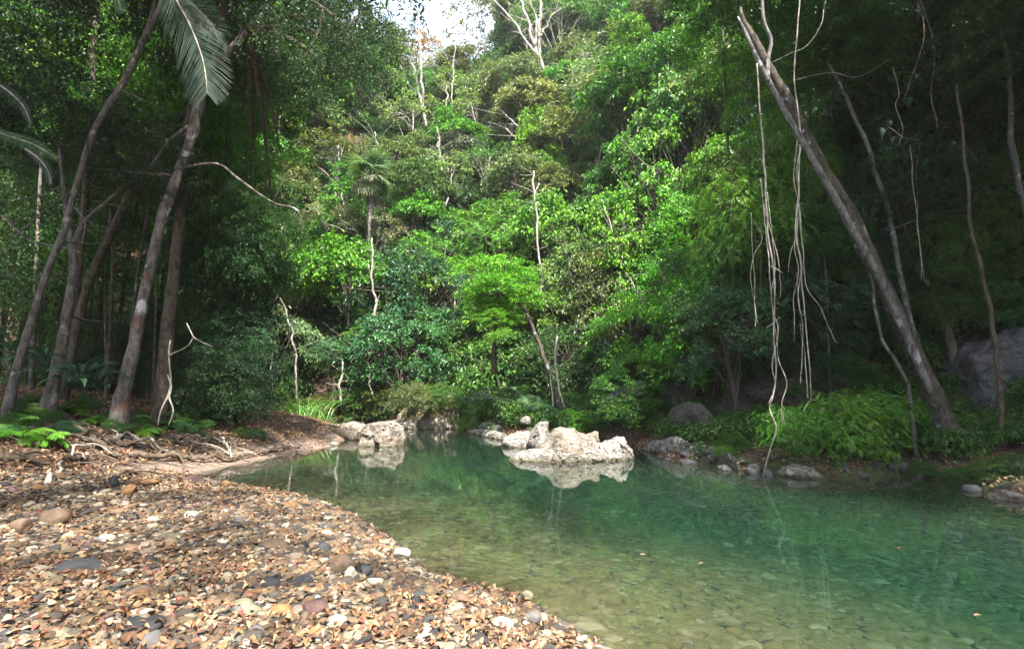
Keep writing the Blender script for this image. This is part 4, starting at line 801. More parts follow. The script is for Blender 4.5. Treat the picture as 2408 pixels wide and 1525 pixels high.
def broad_leaf_mesh(seed, L=.75, w=.085, stalk=.35, sag=.5):
    g = np.random.default_rng(seed); P = arc((0, 0, 0), (1, 0, 1.), stalk, .1, 4); mb = MB().add(*tube(P, .009, 4)); Q = arc(P[-1], (1, 0, .55), L, sag, 9)
    mb.add(*blade(Q, np.array([.1, .6, .92, 1, .96, .8, .55, .28, .02]) * w, .3)); return mb.mesh('leaf', M['leaf_glossy'])
BRD = [broad_leaf_mesh(1), broad_leaf_mesh(2, .6, .1), broad_leaf_mesh(3, .9, .075, .5, .7)]
def rosette(name, label, cat, P, meshes, n, sc, tint, el=(.1, 1.1), part='frond', group=None, trunk=None, sd=0, az=None):
    """leaves, each an object of its own, round one growing point"""
    g = np.random.default_rng(sd + 900); root = thing(name, label, cat, P, 0, group)
    for k in range(n):
        o = link(part, meshes[int(g.integers(len(meshes)))], root, tuple(float(x) * g.uniform(.8, 1.2) for x in TINT[tint])); o.rotation_mode = 'ZYX'
        a = k * 2.4 + g.normal(0, .2) if az is None else g.uniform(*az); o.rotation_mode = 'XYZ'; o.rotation_euler = (g.normal(0, .2), -g.uniform(*el) + .5, a); s = sc * g.uniform(.8, 1.15); o.scale = (s, s, s)
    if trunk: MB().add(*tube(np.array([[0, 0, 0], [.05, 0, -trunk * .5], [.12, 0, -trunk]]), [trunk * .03 + .04, .09, .13], 7, .2, sd)).obj('trunk', B['bark_grey'], root, True)
    return root
def ht(px, py, off=1.):                                            # distance a little in front of the slope seen at this photo point
    h = hray(px, py); return (h[1] if h is not None else 60.) - off
TINT['vivid green'] = (.105, .27, .03); TINT['frond grey'] = (.03, .055, .035); TINT['palm green'] = (.075, .15, .07); TINT['blue leaf'] = (.03, .075, .05); TINT['lime'] = (.13, .31, .028)
Yp = ht(872, 470, 1.5) - 5.5; TINT['pale palm'] = (.14, .21, .12)
pr = rosette('fan_palm', 'pale green fan palm with drooping fans and a brown skirt high on the far slope', 'palm', at(872, 415, Yp), FAN, 34, Yp * 80 / FPX / 1.7, 'pale palm', (-.7, 1.5), trunk=8., sd=1)
sk = link('dead_frond', FAN[0], pr, None); sk.rotation_euler = (0, 1.5, 3.9); sk.scale = (.6 * Yp / 30,) * 3
dm_, nt_, b_, _o = mat('dead_frond'); b_.inputs['Base Color'].default_value = (.26, .16, .09, 1); fm = FAN[0].copy(); fm.materials.clear(); fm.materials.append(dm_); sk.data = fm
rosette('fan_palm', 'small dark fan palm below the lit slope above the grass clump', 'palm', at(740, 775, ht(740, 775, 2)), FAN, 9, .55, 'palm green', sd=2)
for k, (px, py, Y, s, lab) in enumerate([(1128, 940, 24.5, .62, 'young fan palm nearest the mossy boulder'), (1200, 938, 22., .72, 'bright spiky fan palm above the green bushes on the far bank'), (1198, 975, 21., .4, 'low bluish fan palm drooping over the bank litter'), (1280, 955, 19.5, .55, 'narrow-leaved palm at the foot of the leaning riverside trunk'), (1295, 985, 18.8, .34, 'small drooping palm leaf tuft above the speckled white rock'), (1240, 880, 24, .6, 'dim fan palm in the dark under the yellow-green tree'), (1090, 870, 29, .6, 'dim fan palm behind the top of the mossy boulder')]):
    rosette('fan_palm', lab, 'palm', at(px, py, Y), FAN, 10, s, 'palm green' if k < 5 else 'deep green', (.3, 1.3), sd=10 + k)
# left bank broad-leaved clumps and fronds
for k, (px, py, Y, s, n, lab, cat) in enumerate([(30, 850, 11.6, 1., 11, 'broad-leaved ginger clump between the two left-hand trunks', 'plant'), (185, 900, 11.4, 1.1, 13, 'large glossy arching ginger clump right of the forked trunk', 'plant'), (232, 915, 11.9, .9, 9, 'small glossy ginger clump beside the blotched trunk', 'plant'), (105, 870, 12.4, .8, 7, 'shadowed ginger clump behind the forked trunk', 'plant')]):
    rosette('ginger_plant', lab, cat, at(px, py, Y), BRD, n + 5, s * .8, 'blue leaf', (.1, 1.3), 'leaf', sd=20 + k)
def hanging_frond(label, pts, Y, ll, n, w, tint, sd, name='palm_frond'):
    g = np.random.default_rng(sd); root = thing(name, label, 'palm frond'); C = catmull([at(a, b, Y + c) for a, b, c in pts], 40); c = tuple(TINT[tint])
    MB().add(*tube(C, np.linspace(.02, .005, 40), 5)).obj('stalk', B['vine'], root, True); T = nrm(np.gradient(C, axis=0)); mb = MB(); vw = np.array([0, -1, .1])
    for k in range(n):
        t = .04 + .95 * k / (n - 1); i = min(int(t * 39), 38); p = C[i] + (C[i + 1] - C[i]) * (t * 39 - i); l = ll * (math.sin(min(.5 + t * 2.3, 2.9)) * .95 + .05)
        for s in (-1, 1):
            d = nrm(np.cross(T[i], vw)) * s + T[i] * 1.25 + g.normal(0, .05, 3) + vw * .1; me = blade(arc(p, d, l, .12, 4), np.array([.7, 1, .8, .05]) * w, .3, vw)
            mb.add(*me)
    o = mb.obj('leaflet', M['needle'], root, False, c); o['kind'] = 'stuff'
hanging_frond('long grey-green palm frond hanging straight down at the top left', [(392, -60, 0), (415, 0, 0), (447, 60, .1), (474, 130, .1), (484, 180, .1), (487, 222, .1)], 8.5, .78, 95, .008, 'frond grey', 31)
hanging_frond('second palm frond arching behind the long hanging one', [(360, -60, 0), (400, -20, .1), (450, 10, .2), (500, 60, .2), (515, 110, .2)], 9.2, .55, 60, .009, 'frond grey', 32)
hanging_frond('curved blue-tinged palm frond at the left edge below the top', [(-20, 190, 0), (20, 215, 0), (55, 250, 0), (72, 290, 0)], 9., .17, 34, .007, 'frond grey', 33)
hanging_frond('curved blue-tinged palm frond at the left edge lower down', [(60, 350, 0), (90, 372, 0), (112, 400, 0), (120, 432, 0)], 9.4, .16, 32, .007, 'frond grey', 34)
hanging_frond('short dark palm frond tip at the very top left', [(265, -30, 0), (278, 0, 0), (286, 30, 0)], 9., .2, 18, .01, 'palm green', 35)
hanging_frond('broad dark green fern-like frond at the left edge', [(-30, 300, 0), (20, 320, 0), (80, 340, 0), (130, 370, 0)], 9.8, .24, 40, .009, 'deep green', 36)
# hero crowns read off the slope
HERO = [(1165, 665, 'near_round', 'lime', .8, .8, 'big glowing yellow-green tree in the middle of the far bank'), (1110, 700, 'near_round', 'lime', .62, .8, None), (1225, 700, 'near_round', 'lime', .6, .8, None), (1160, 760, 'near_round', 'lime', .62, .7, None), (1095, 790, 'near_round', 'lime', .48, .6, None), (1065, 850, 'near_round', 'lime', .34, .6, None), (1245, 650, 'near_round', 'lime', .4, .8, None),
    (1325, 330, 'round', 'olive green', 1.0, 1.05, 'large rounded olive tree standing alone on the upper slope'), (1300, 440, 'round', 'olive green', .8, .9, 'lower olive crown draped below the large rounded olive tree'),
    (1590, 420, 'near_vine', 'vivid green', 1.3, 1.2, 'tall vine-wrapped tower of yellowish leaves right of the middle'), (1540, 520, 'near_vine', 'lime', 1.2, 1.1, 'vine-covered tree stepping down left of the vine-wrapped tower'), (1470, 590, 'near_vine', 'yellow-green', 1.1, 1., 'pale yellow vine curtain above the tangle of bare stems'),
    (1380, 640, 'near_round', 'pale green', 1., 1., 'pale leafy tree right of the glowing yellow-green tree'), (1640, 560, 'near_round', 'vivid green', 1., 1., 'mid green tree behind the pale leaning twigs right of the middle'), (1420, 760, 'near_vine', 'olive green', 1., 1., 'tangle of hanging stems and olive leaves over the dark hollow'),
    (1500, 780, 'near_round', 'vivid green', .9, .9, 'leafy mound hanging over the hollow'), (1650, 100, 'near_vine', 'vivid green', 1., 1., 'bright drooping leafy tree at the top right of the middle'), (1640, 225, 'near_feather', 'lime', .8, .9, 'bright layered feathery tree below the top right feathery one'),
    (1545, 160, 'layered', 'fresh green', 1., 1., 'fresh green crown left of the bright drooping feathery tree'), (1450, 90, 'tall', 'mid green', 1., 1., 'tall mid green tree below the ridge right of the white trunks'), (1600, 30, 'tall', 'mid green', 1., 1., 'dense green crown at the top edge right of the middle'),
    (1090, 220, 'layered', 'pale green', .9, .9, 'minty pale green crown below the bare white trunks'), (1210, 200, 'layered', 'fresh green', .8, .9, 'saturated green crown at the foot of the bare white trunks'), (1070, 310, 'layered', 'fresh green', .7, 1., 'saturated green crown below the minty pale one'), (1130, 340, 'round', 'fresh green', .7, .8, 'bright round crown left of the large olive tree'),
    (1040, 420, 'airy', 'pale green', 1., .8, 'whitish airy tree with bare twigs above the middle'), (980, 500, 'layered', 'fresh green', .8, .9, 'fresh green crown right of the fan palm'), (1090, 480, 'layered', 'deep green', .9, .8, 'deep green flat-topped tree above the glowing tree'), (1190, 500, 'layered', 'vivid green', .8, .8, 'leafy crown directly above the glowing yellow-green tree'),
    (1280, 520, 'layered', 'mid green', .9, .8, 'spreading tree with reddish new leaves below the olive tree'), (1340, 570, 'round', 'mid green', .8, .8, 'medium green crown right of the slim white trunk'), (800, 365, 'airy', 'olive green', 1.1, .8, 'soft olive shrubby tree above the fan palm'), (930, 380, 'round', 'olive green', .9, .8, 'dull olive crown upper right of the fan palm'),
    (990, 345, 'round', 'pale green', .6, .7, 'light green rounded bush on the upper slope'), (975, 130, 'airy', 'orange-tinged', .9, .8, 'sparse tree with orange leaves against the sky'), (870, 560, 'airy', 'grey-green', 1.1, 1., 'misty grey-green twiggy tree below the fan palm'), (780, 520, 'feathery', 'pale green', .9, .8, 'pale lacy tree left of the misty twiggy tree'),
    (1000, 620, 'round', 'vivid green', .7, .9, 'large-leaved tree just left of the glowing tree'), (990, 700, 'near_round', 'blue-green', 1.3, .9, 'bluish tree below left of the glowing tree'), (780, 830, 'feathery', 'blue-green', .7, .8, 'low bluish lacy tree over the far left bank'), (860, 790, 'layered', 'fresh green', .5, .7, 'small bright green tree on the dark lower slope'), (850, 740, 'layered', 'fresh green', .3, .7, 'tiny umbrella-shaped bright tree on the dark lower slope'),
    (690, 690, 'feathery', 'fresh green', .7, .8, 'lacy green tree at the left end of the sunlit slope'), (640, 700, 'feathery', 'olive green', .8, .8, 'olive lacy tree beside the dark left forest'), (950, 830, 'near_round', 'blue-green', 1.2, .9, 'dusky tree above the mossy boulder'), (1060, 820, 'near_round', 'mid green', 1.1, .8, 'leaning leafy sapling above the mossy boulder'), (1340, 850, 'near_round', 'deep green', .9, .9, 'dark leafy tree behind the leaning riverside trunk'),
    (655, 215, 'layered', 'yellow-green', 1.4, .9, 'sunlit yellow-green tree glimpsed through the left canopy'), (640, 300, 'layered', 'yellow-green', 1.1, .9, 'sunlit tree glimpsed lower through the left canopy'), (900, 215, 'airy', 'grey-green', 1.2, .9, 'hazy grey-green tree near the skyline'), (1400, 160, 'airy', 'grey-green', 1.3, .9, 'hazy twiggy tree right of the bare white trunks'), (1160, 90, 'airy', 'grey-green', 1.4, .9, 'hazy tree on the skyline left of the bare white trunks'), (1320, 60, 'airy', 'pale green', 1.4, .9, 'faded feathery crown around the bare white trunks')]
HP = []; KEYS = [(872, 420, 150, 200), (1130, 770, 130, 20.4), (1230, 720, 100, 19.), (1960, 1000, 150, 12), (872, 425, 75, 200), (1262, 130, 70, 200), (990, 190, 50, 200)]
def heroes():
    last = None
    for k, (px, py, kind, tint, sc, zs, lab) in enumerate(HERO):
        near = kind.startswith('near'); Y = min(ht(px, py + 30, 2.2 if not near else 1.6), 70)
        if lab and 'glowing' in lab and 'middle of' in lab: Y = 20.5
        if lab is None: crown_on(last, kind, tint, at(px, py, 20.5), sc, zs); continue
        if Y == 20.5: sc = sc * 1.15
        elif near: sc = sc * min(max(Y / 17., .6), 1.6)
        else: sc = sc * max(Y / 34., .7)
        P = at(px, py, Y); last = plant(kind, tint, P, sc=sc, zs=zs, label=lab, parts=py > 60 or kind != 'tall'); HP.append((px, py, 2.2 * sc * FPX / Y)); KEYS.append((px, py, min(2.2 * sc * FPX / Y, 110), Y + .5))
heroes()
big = [o for o in COL.objects if o.get('label', '').startswith('big glowing')][0]
# flatten transform of that root for its own leaning trunk
stem_root = thing('leaning_tree', 'mottled trunk leaning left from the riverside palms to the glowing crown', 'tree')
stem(stem_root, 'trunk', B['bark_lichen'], [(1318, 968, 10), (1306, 930, 10), (1290, 880, 10), (1275, 830, 9), (1262, 790, 8), (1248, 755, 7), (1225, 715, 5), (1190, 680, 4)], 19.2, 8, .2, 501, True, 40, wig=.05)
stem(stem_root, 'branch', B['bark_lichen'], [(1262, 790, 5), (1240, 740, 4), (1200, 700, 3), (1150, 690, 3), (1100, 720, 2)], 19.3, 6, .2, 502)
crown_on(stem_root, 'bush', 'lime', at(1235, 705, 19.2), .5)
bare = [('forked bare white tree nearest the sky gap', [[(1004, 300, 5), (992, 250, 5), (978, 190, 5), (968, 140, 4), (960, 90, 3)], [(995, 262, 5), (990, 180, 5), (990, 120, 4), (985, 60, 3)], [(985, 225, 3), (955, 190, 2), (940, 150, 1.5)]]),
    ('tall bare white tree leaning left on the upper slope', [[(1302, 228, 6), (1288, 190, 6), (1270, 145, 6), (1252, 90, 5), (1238, 40, 5), (1215, -20, 4)], [(1268, 140, 5), (1240, 100, 4), (1215, 60, 4), (1180, 20, 3), (1150, -10, 2)], [(1258, 110, 4), (1262, 60, 4), (1250, 10, 3), (1240, -30, 3)]]),
    ('straight bare white tree with dark top beside the tall leaning one', [[(1278, 235, 6), (1274, 180, 6), (1268, 120, 6), (1268, 60, 5), (1272, 0, 4), (1276, -40, 4)], [(1270, 90, 4), (1290, 50, 3), (1320, 20, 2)], [(1283, 232, 4), (1262, 170, 3), (1248, 130, 3), (1230, 100, 2)]]),
    ('dead silvery branch tree above the big olive crown', [[(1262, 350, 4), (1240, 320, 4), (1215, 295, 3), (1190, 270, 2.5), (1165, 255, 2)], [(1240, 320, 3), (1210, 320, 2), (1190, 300, 1.5)], [(1250, 335, 2.5), (1246, 300, 2), (1240, 280, 1.5)]]),
    ('slim white trunk rising behind the glowing tree', [[(1276, 720, 4), (1270, 640, 4.5), (1266, 560, 4.5), (1262, 500, 4.5), (1256, 440, 4), (1250, 400, 3)]]),
    ('thin pale trunk wrapped by hanging roots below the misty tree', [[(896, 850, 3), (886, 790, 5), (880, 720, 5), (876, 640, 5), (878, 560, 3)], [(882, 720, 2), (868, 770, 2), (862, 830, 1.5)], [(884, 740, 2), (895, 790, 1.5), (905, 810, 1.2)]]),
    ('bent yellowish bare sapling over the far left bank', [[(700, 945, 4), (698, 880, 4), (690, 800, 4), (678, 745, 3.5), (660, 700, 3)]]), ('thin upright pale sapling left of the bent yellowish one', [[(640, 920, 2.5), (640, 840, 2.5), (636, 760, 2.5), (634, 710, 2)]]),
    ('short thin pale trunk in front of the far left rock', [[(801, 948, 5), (802, 900, 4.5), (803, 850, 4)]]), ('thin pale trunk with curved foot left of the mossy boulder', [[(878, 938, 4), (868, 900, 3.5), (866, 850, 3), (866, 790, 2)]]), ('white thin stem in the dark left of the palms', [[(1204, 850, 2.5), (1202, 790, 2.5), (1200, 750, 2), (1198, 700, 2)]]),
    ('bare tangle of white twigs on the dark slope right of the vine tower', [[(1600, 745, 3), (1590, 700, 2.5), (1605, 670, 2)], [(1592, 705, 2), (1570, 690, 1.5), (1560, 670, 1)], [(1596, 720, 2), (1620, 690, 1.5), (1640, 675, 1)], [(1590, 700, 1.5), (1580, 660, 1)], [(1600, 690, 1.5), (1612, 655, 1)]]),
    ('thin grey trunk slanting in the shade below the vine tower', [[(1560, 800, 3), (1530, 740, 3), (1500, 690, 3), (1470, 640, 2.5)]]), ('white branching snag among pale leaves above the fan palm', [[(905, 450, 3), (895, 400, 3), (890, 350, 2), (880, 310, 2)], [(897, 410, 2), (920, 370, 1.5), (940, 350, 1)]]),
    ('leaning white pole tree on the hazy upper slope', [[(1100, 330, 2.5), (1085, 230, 2.5), (1068, 170, 2.5), (1040, 120, 2), (1020, 80, 2)]]), ('upright pale pole tree on the hazy upper slope', [[(1062, 300, 3), (1064, 220, 3), (1068, 160, 2.5), (1070, 100, 2)]]), ('short pale trunk beside the saturated green crown', [[(1370, 260, 3), (1372, 200, 3), (1368, 150, 2.5), (1372, 90, 2)]]),
    ('vine-hung grey trunk at the right of the leaning riverside trunk', [[(1322, 960, 5), (1314, 900, 4), (1306, 840, 4), (1312, 790, 3)], [(1300, 955, 3), (1296, 900, 3), (1290, 850, 2)]])]
for k, (lab, ss) in enumerate(bare):
    py0 = ss[0][0][1]; Y = {4: 27., 17: 18.9}.get(k, None) or min(ht(ss[0][0][0], py0 - 10, 2.6), 66); root = thing('bare_tree', lab, 'tree')
    rs = 1.5 if k < 4 else 1.1
    for j, s_ in enumerate(ss):
        o, C, r = stem(root, 'limb' if j else 'trunk', B['bark_pale'], [(a, b, c * rs * .9) for a, b, c in s_], Y, 6, .15, 600 + k * 7 + j, n=22, wig=.004 * Y)
        if k != 17: twigs(root, C, r, 7, (.06 if k in (0, 1, 2, 3, 13) else .03) * Y, B['bark_pale'], 800 + k * 7 + j, .5, 3)
hill_forest()
for k in range(20):
    px, py = rng.uniform(640, 1560), rng.uniform(230, 640); h = rng.uniform(70, 150); ln = rng.normal(-.1, .16); Y = min(ht(px, py - 10, 3.0), 68); root = thing('bare_tree', None, 'tree'); w_ = rng.uniform(3, 5.5)
    o, C, r = stem(root, 'trunk', B['bark_pale'], [(px, py, w_), (px + ln * h * .5 + rng.normal(0, 4), py - h * .5, w_ * .85), (px + ln * h, py - h, w_ * .6)], Y, 6, .15, 1200 + k, n=18, wig=.004 * Y); twigs(root, C, r, 6, .05 * Y, B['bark_pale'], 1300 + k, .6, 3)
    TREES.append([root, px, py - h / 2, 100, ['pale', 'whitish', 'silver grey'][k % 3], 'pole', True])
# dense bushes, grass and ferns along the far bank
for k, (px, py, s, tint, lab) in enumerate([(1150, 975, .42, 'fresh green', 'bright green bush on the far bank below the fan palms'), (1110, 985, .3, 'yellow-green', 'yellowish low bush right of the mossy boulder'), (1180, 1000, .3, 'mid green', 'green bush above the weathered grey boulder'), (1235, 965, .26, 'fresh green', 'small bright bush between the palms and the leaning riverside trunk'), (1345, 990, .32, 'fresh green', 'low vivid green bush above the tan pool boulder'), (1380, 995, .28, 'mid green', 'low green bush beside the dark cliff above the pool boulder'),
        (1310, 985, .2, 'mid green', 'tuft of green leaves above the speckled white rock'), (800, 965, .5, 'olive green', 'mossy olive bush above the low white ledge'), (850, 955, .5, 'mid green', 'green bush left of the mossy boulder'), (905, 950, .4, 'olive green', 'olive bush touching the left side of the mossy boulder'), (760, 960, .4, 'olive green', 'olive bush at the left end of the low white ledge'),
        (1010, 915, .3, 'mid green', 'leafy tuft growing on top of the mossy boulder'), (1065, 905, .35, 'yellow-green', 'yellow-green tuft at the right shoulder of the mossy boulder'), (1725, 1040, .26, 'mid green', 'low dark green shrub right of the rock spur'), (1700, 1060, .16, 'fresh green', 'small green tuft above the long grey slab'), (2260, 1120, .28, 'mid green', 'low leafy plant at the foot of the leaning tree'), (2330, 1105, .3, 'mid green', 'low leafy plant over the round pale rock'), (2390, 1095, .34, 'deep green', 'leafy plant at the right edge below the cliff'), (2170, 1100, .2, 'deep green', 'small shaded plant on the bank between shrub and leaning tree'),
        (1450, 860, .6, 'mid green', 'leaf curtain hanging in front of the dark cliff block'), (1395, 900, .5, 'deep green', 'dark bush at the left of the dark cliff block'), (1600, 870, .6, 'deep green', 'dark bush above the rock spur'), (1500, 900, .62, 'mid green', 'leafy drape over the middle of the dark cliff block'), (1565, 915, .55, 'deep green', 'leafy drape over the right end of the dark cliff block'), (1440, 915, .5, 'mid green', 'leafy drape over the left end of the dark cliff block'), (980, 935, .45, 'olive green', 'olive creeper over the left shoulder of the mossy boulder'), (1045, 930, .35, 'mid green', 'green creeper over the top of the mossy boulder')]):
    Y = 17. + .4 * (k % 3) if 'drape' in lab else 25.8 if 'creeper' in lab else max(ht(px, py + 12, .25 + .3 * s), 8.5); r_ = plant('near_vine' if 'drape' in lab else 'near_round' if k > 2 else 'near_feather', tint, at(px, py, Y), sc=s * Y / 20. * 1.25, zs=.7, label=lab, cat='bush', name='bush', parts=False)
def reeds():
    for q, (px, py, n, L, lab) in enumerate([(725, 985, 70, 1.6, 'tall green reed clump on the far end of the left bank'), (690, 975, 50, 1.3, 'paler reed clump left of the tall green one'), (650, 965, 50, 1.1, 'dry-tipped grass clump beside the dark left forest'), (760, 985, 30, 1.1, 'short reed clump beside the low white ledge')]):
        Y = 24. + q; p = at(px, py, Y); mb = MB(); g = np.random.default_rng(50 + q); p[2] = max(tz(p[0], p[1]), 0)
        for k in range(n):
            a = g.uniform(0, 6.28); b0 = p + np.array([g.normal(0, .5), g.normal(0, .35), 0]); l = L * g.uniform(.5, 1.2); d = np.array([math.cos(a) * .35, math.sin(a) * .35, 1]); t = np.linspace(0, 1, 6)[:, None]
            P = b0 + nrm(d) * l * t + np.array([math.cos(a), math.sin(a), -.8]) * l * .45 * t ** 2.5; mb.add(*blade(P, np.array([.8, 1, .9, .7, .4, .05]) * .022, .3, np.array([0, -1, .2])))
        root = thing('reed_clump', lab, 'reeds', p); o = mb.obj('blade', M['needle'], None, False, TINT['fresh green' if q < 2 else 'olive green']); o.parent = root; o.matrix_parent_inverse = __import__('mathutils').Matrix.Translation((-Vector(root.location))); o['kind'] = 'stuff'
reeds()
# left bank: litter, sticks, roots, ferns, logs
P_, d_ = sample_land(90000, -16, 2, 7, 27, [1, 2], lambda X, Y, z, d: np.clip(.2 + .6 * (z > .25), 0, 1)); P_ = P_[:15000]; n_ = len(P_); s_ = rng.uniform(.05, .11, n_); P_[:, 2] += .03
scatter('leaf_litter', DLEAVES, P_, eul(n_, .5), np.stack([s_] * 3, 1), rng.integers(0, 7, n_))
P_, d_ = sample_land(60000, -15, 14, 7, 30, [3, 4], lambda X, Y, z, d: (d < 3.5) * .7); P_ = P_[:9000]; n_ = len(P_); s_ = rng.uniform(.05, .1, n_); P_[:, 2] += .03
scatter('bank_litter', DLEAVES, P_, eul(n_, .5), np.stack([s_] * 3, 1), rng.integers(0, 7, n_))
def ground_line(pts, lift=.05, n=26, wob=.08, sd=0):
    g = np.random.default_rng(sd); A_ = []
    for q in pts: 
        h = hray(q[0], q[1], 5., 40.) ; A_.append(h if h is not None else onz(q[0], q[1]))
    C = catmull(A_, n); C[:, 0] += fbm(C * 2.2, sd, 3) * wob; z = terrain(C[:, 0], C[:, 1])[0]; C[:, 2] = np.maximum(np.maximum(z, -.02) + lift + np.abs(fbm(C * 2.7, sd + 4, 2)) * wob * 1.2, C[:, 2] - .05); return C
for k, (pts, r0, m, lab) in enumerate([([(200, 1050), (260, 1040), (300, 1010), (350, 990)], .035, 'vine', 'pale crooked fallen branch lying over the roots'), ([(90, 1140), (150, 1090), (200, 1055), (280, 1040)], .03, 'vine', 'long grey fallen branch leading down to the gravel'), ([(0, 1085), (60, 1090), (110, 1105)], .07, 'root', 'dark half-buried log at the left edge'), ([(120, 955), (170, 1000), (240, 1060), (290, 1090)], .09, 'root', 'thick dark root running down from the forked trunk'),
        ([(60, 985), (90, 1010), (130, 1015), (160, 1005)], .05, 'bark_grey', 'curved grey root near the left edge'), ([(290, 1000), (360, 1030), (440, 1050), (520, 1075), (560, 1085)], .05, 'root', 'mossy root running along the bank to the water'), ([(380, 1000), (450, 1020), (560, 1050), (640, 1075)], .05, 'root', 'dark root crossing the bare bank'), ([(300, 1075), (400, 1085), (500, 1090), (600, 1078)], .06, 'root', 'dark driftwood log lying along the water edge'),
        ([(420, 1015), (445, 1040), (450, 1080)], .04, 'root', 'short mossy root dropping to the waterline'), ([(520, 1040), (535, 1060), (540, 1085)], .045, 'vine', 'yellowish mossy stub rising from the bank edge'), ([(240, 1120), (300, 1128), (360, 1100)], .03, 'root', 'thin black stick at the gravel edge'), ([(160, 1100), (230, 1085), (330, 1100)], .04, 'root', 'tangled root at the foot of the bank'),
        ([(470, 1060), (500, 1030), (560, 1010)], .03, 'bark_grey', 'grey stick on the leaf litter in the middle of the bank'), ([(600, 1075), (650, 1065), (700, 1050)], .04, 'root', 'black stump root where the bank meets the sand')]):
    C = ground_line(pts, r0 * .5, 30, .18, 70 + k); rr = np.linspace(r0, r0 * .35, 30); root = thing('driftwood' if k in (2, 7) else 'fallen_branch' if m == 'vine' or k in (10, 12) else 'tree_root', lab, 'branch' if m == 'vine' or k in (10, 12) else 'root')
    MB().add(*tube(C, rr, 7, .35, k)).obj('main_stem', B[m], root, True); gg = np.random.default_rng(k + 5); mb = MB()
    for _ in range(6):
        i = gg.integers(4, 26); d = nrm(gg.normal(size=3) * np.array([1, .6, .25])); e = C[i] + d * gg.uniform(.3, .9); e[2] = max(tz(e[0], e[1]), 0) + gg.uniform(.02, .15); mb.add(*tube(catmull([C[i], (C[i] + e) / 2 + gg.normal(0, .06, 3) + UP * .04, e], 8), np.linspace(rr[i] * .6, .006, 8), 5, .2, k))
    tag(mb.obj('side_twigs', B[m], root, True), kind='stuff')
for k in range(16):                                                 # the mesh of roots along the foot of the bank
    x0 = rng.uniform(20, 560); y0 = rng.uniform(1000, 1060); pts = [(x0, y0), (x0 + rng.uniform(30, 70), y0 + rng.uniform(5, 25)), (x0 + rng.uniform(90, 150), y0 + rng.uniform(15, 45))]
    C = ground_line(pts, .04, 24, .3, 170 + k); root = thing('tree_root', None, 'root'); MB().add(*tube(C, np.linspace(rng.uniform(.03, .07), .012, 24), 6, .35, k)).obj('main_stem', B['root' if k % 3 else 'bark_grey'], root, True)
    TREES.append([root, x0 + 60, y0 + 20, 100, ['dark brown', 'mossy brown', 'grey'][k % 3], 'root', True])
lr = thing('fallen_log', 'dark fallen log sliding from the reeds into the pool', 'log'); C = catmull([at(668, 986, 24.5), at(735, 1002, 22.5), at(790, 1014, 20.6), at(834, 1028, 19.2)], 24); MB().add(*tube(C, np.linspace(.26, .2, 24), 10, .3, 5)).obj('log_stem', B['bark_dark'], lr, True); twigs(lr, C, np.full(24, .1), 6, .8, B['bark_dark'], 4)
# sticks strewn over the bank: nobody could count them
def sticks():
    P, d = sample_land(6000, -16, 0, 7, 24, [1, 2], lambda X, Y, z, d: (d > .1) * .7); mb = MB(); P = P[:700]
    for p in P:
        a = rng.normal(0, .8); l = rng.uniform(.15, .8); q = p + np.array([math.cos(a), math.sin(a), 0]) * l; q[2] = tz(q[0], q[1]) + .03 + rng.uniform(0, .1); m_ = (p + q) / 2 + rng.normal(0, .03, 3) + UP * .03; r = rng.uniform(.004, .014); mb.add(*tube(np.array([p + UP * .03, m_, q]), [r, r, r * .5], 4))
    tag(mb.obj('twig_litter', B['root']), kind='stuff')
sticks()
FERN = [feather_leaf_mesh(40 + k, .55, 18, .14, .012, .6) for k in range(2)]
for k, (px, py, s, lab) in enumerate([(25, 985, 1.2, 'bright fern at the left edge beside the gravel'), (50, 1040, 1., 'lower fern at the left edge'), (110, 1050, .8, 'small fern between the grey branches'), (15, 1020, 1., 'fern half cut by the left edge'), (225, 1000, .8, 'small fern below the blotched trunk'), (330, 1025, 1., 'pale fern tuft in the roots right of the blotched trunk'), (300, 1000, .9, 'fern tuft at the foot of the blotched trunk'), (390, 1010, .6, 'tiny fern below the dark straight trunk'), (160, 980, .8, 'fern in the shade between the two left trunks'), (420, 985, .7, 'fern beneath the hanging pale roots')]):
    h = hray(px, py, 5, 30); h = h if h is not None else onz(px, py, .5)
    rosette('fern', lab, 'fern', h + UP * .08, FERN, 12, s, 'fresh green', (.3, 1.2), sd=60 + k)
for k in range(34):
    px, py = rng.uniform(0, 620), rng.uniform(950, 1040); h = hray(px, py, 5, 30)
    if h is None: continue
    r_ = thing('low_plant', None, 'plant', h + UP * .1, 0, 'small leafy seedlings on the shaded left bank'); crown_on(r_, 'near_bush', ['mid green', 'deep green', 'blue-green'][k % 3], h + UP * rng.uniform(.1, .25), rng.uniform(.14, .3)); TREES.append([r_, px, py, 100, ['mid green', 'deep green', 'blue-green'][k % 3], 'seedling', True])
# pale roots hanging in front of the dark straight trunk, hanging twigs over the bank
hr = thing('hanging_roots', 'pale forked hanging roots in front of the dark straight trunk on the left bank', 'hanging roots')
for j, s_ in enumerate([[(400, 800, 2), (396, 860, 3), (398, 900, 3.5), (396, 930, 4), (382, 965, 3), (372, 1000, 2)], [(398, 880, 3), (408, 910, 3.5), (402, 935, 3.5), (410, 965, 3), (398, 1000, 2)], [(440, 760, 2), (455, 790, 2.5), (470, 800, 2), (500, 815, 1.5)], [(455, 795, 2), (440, 815, 1.5), (400, 835, 1.5)]]): stem(hr, 'root_strand', B['vine'], s_, 11.4, 5, .2, 950 + j, n=30, wig=.03)
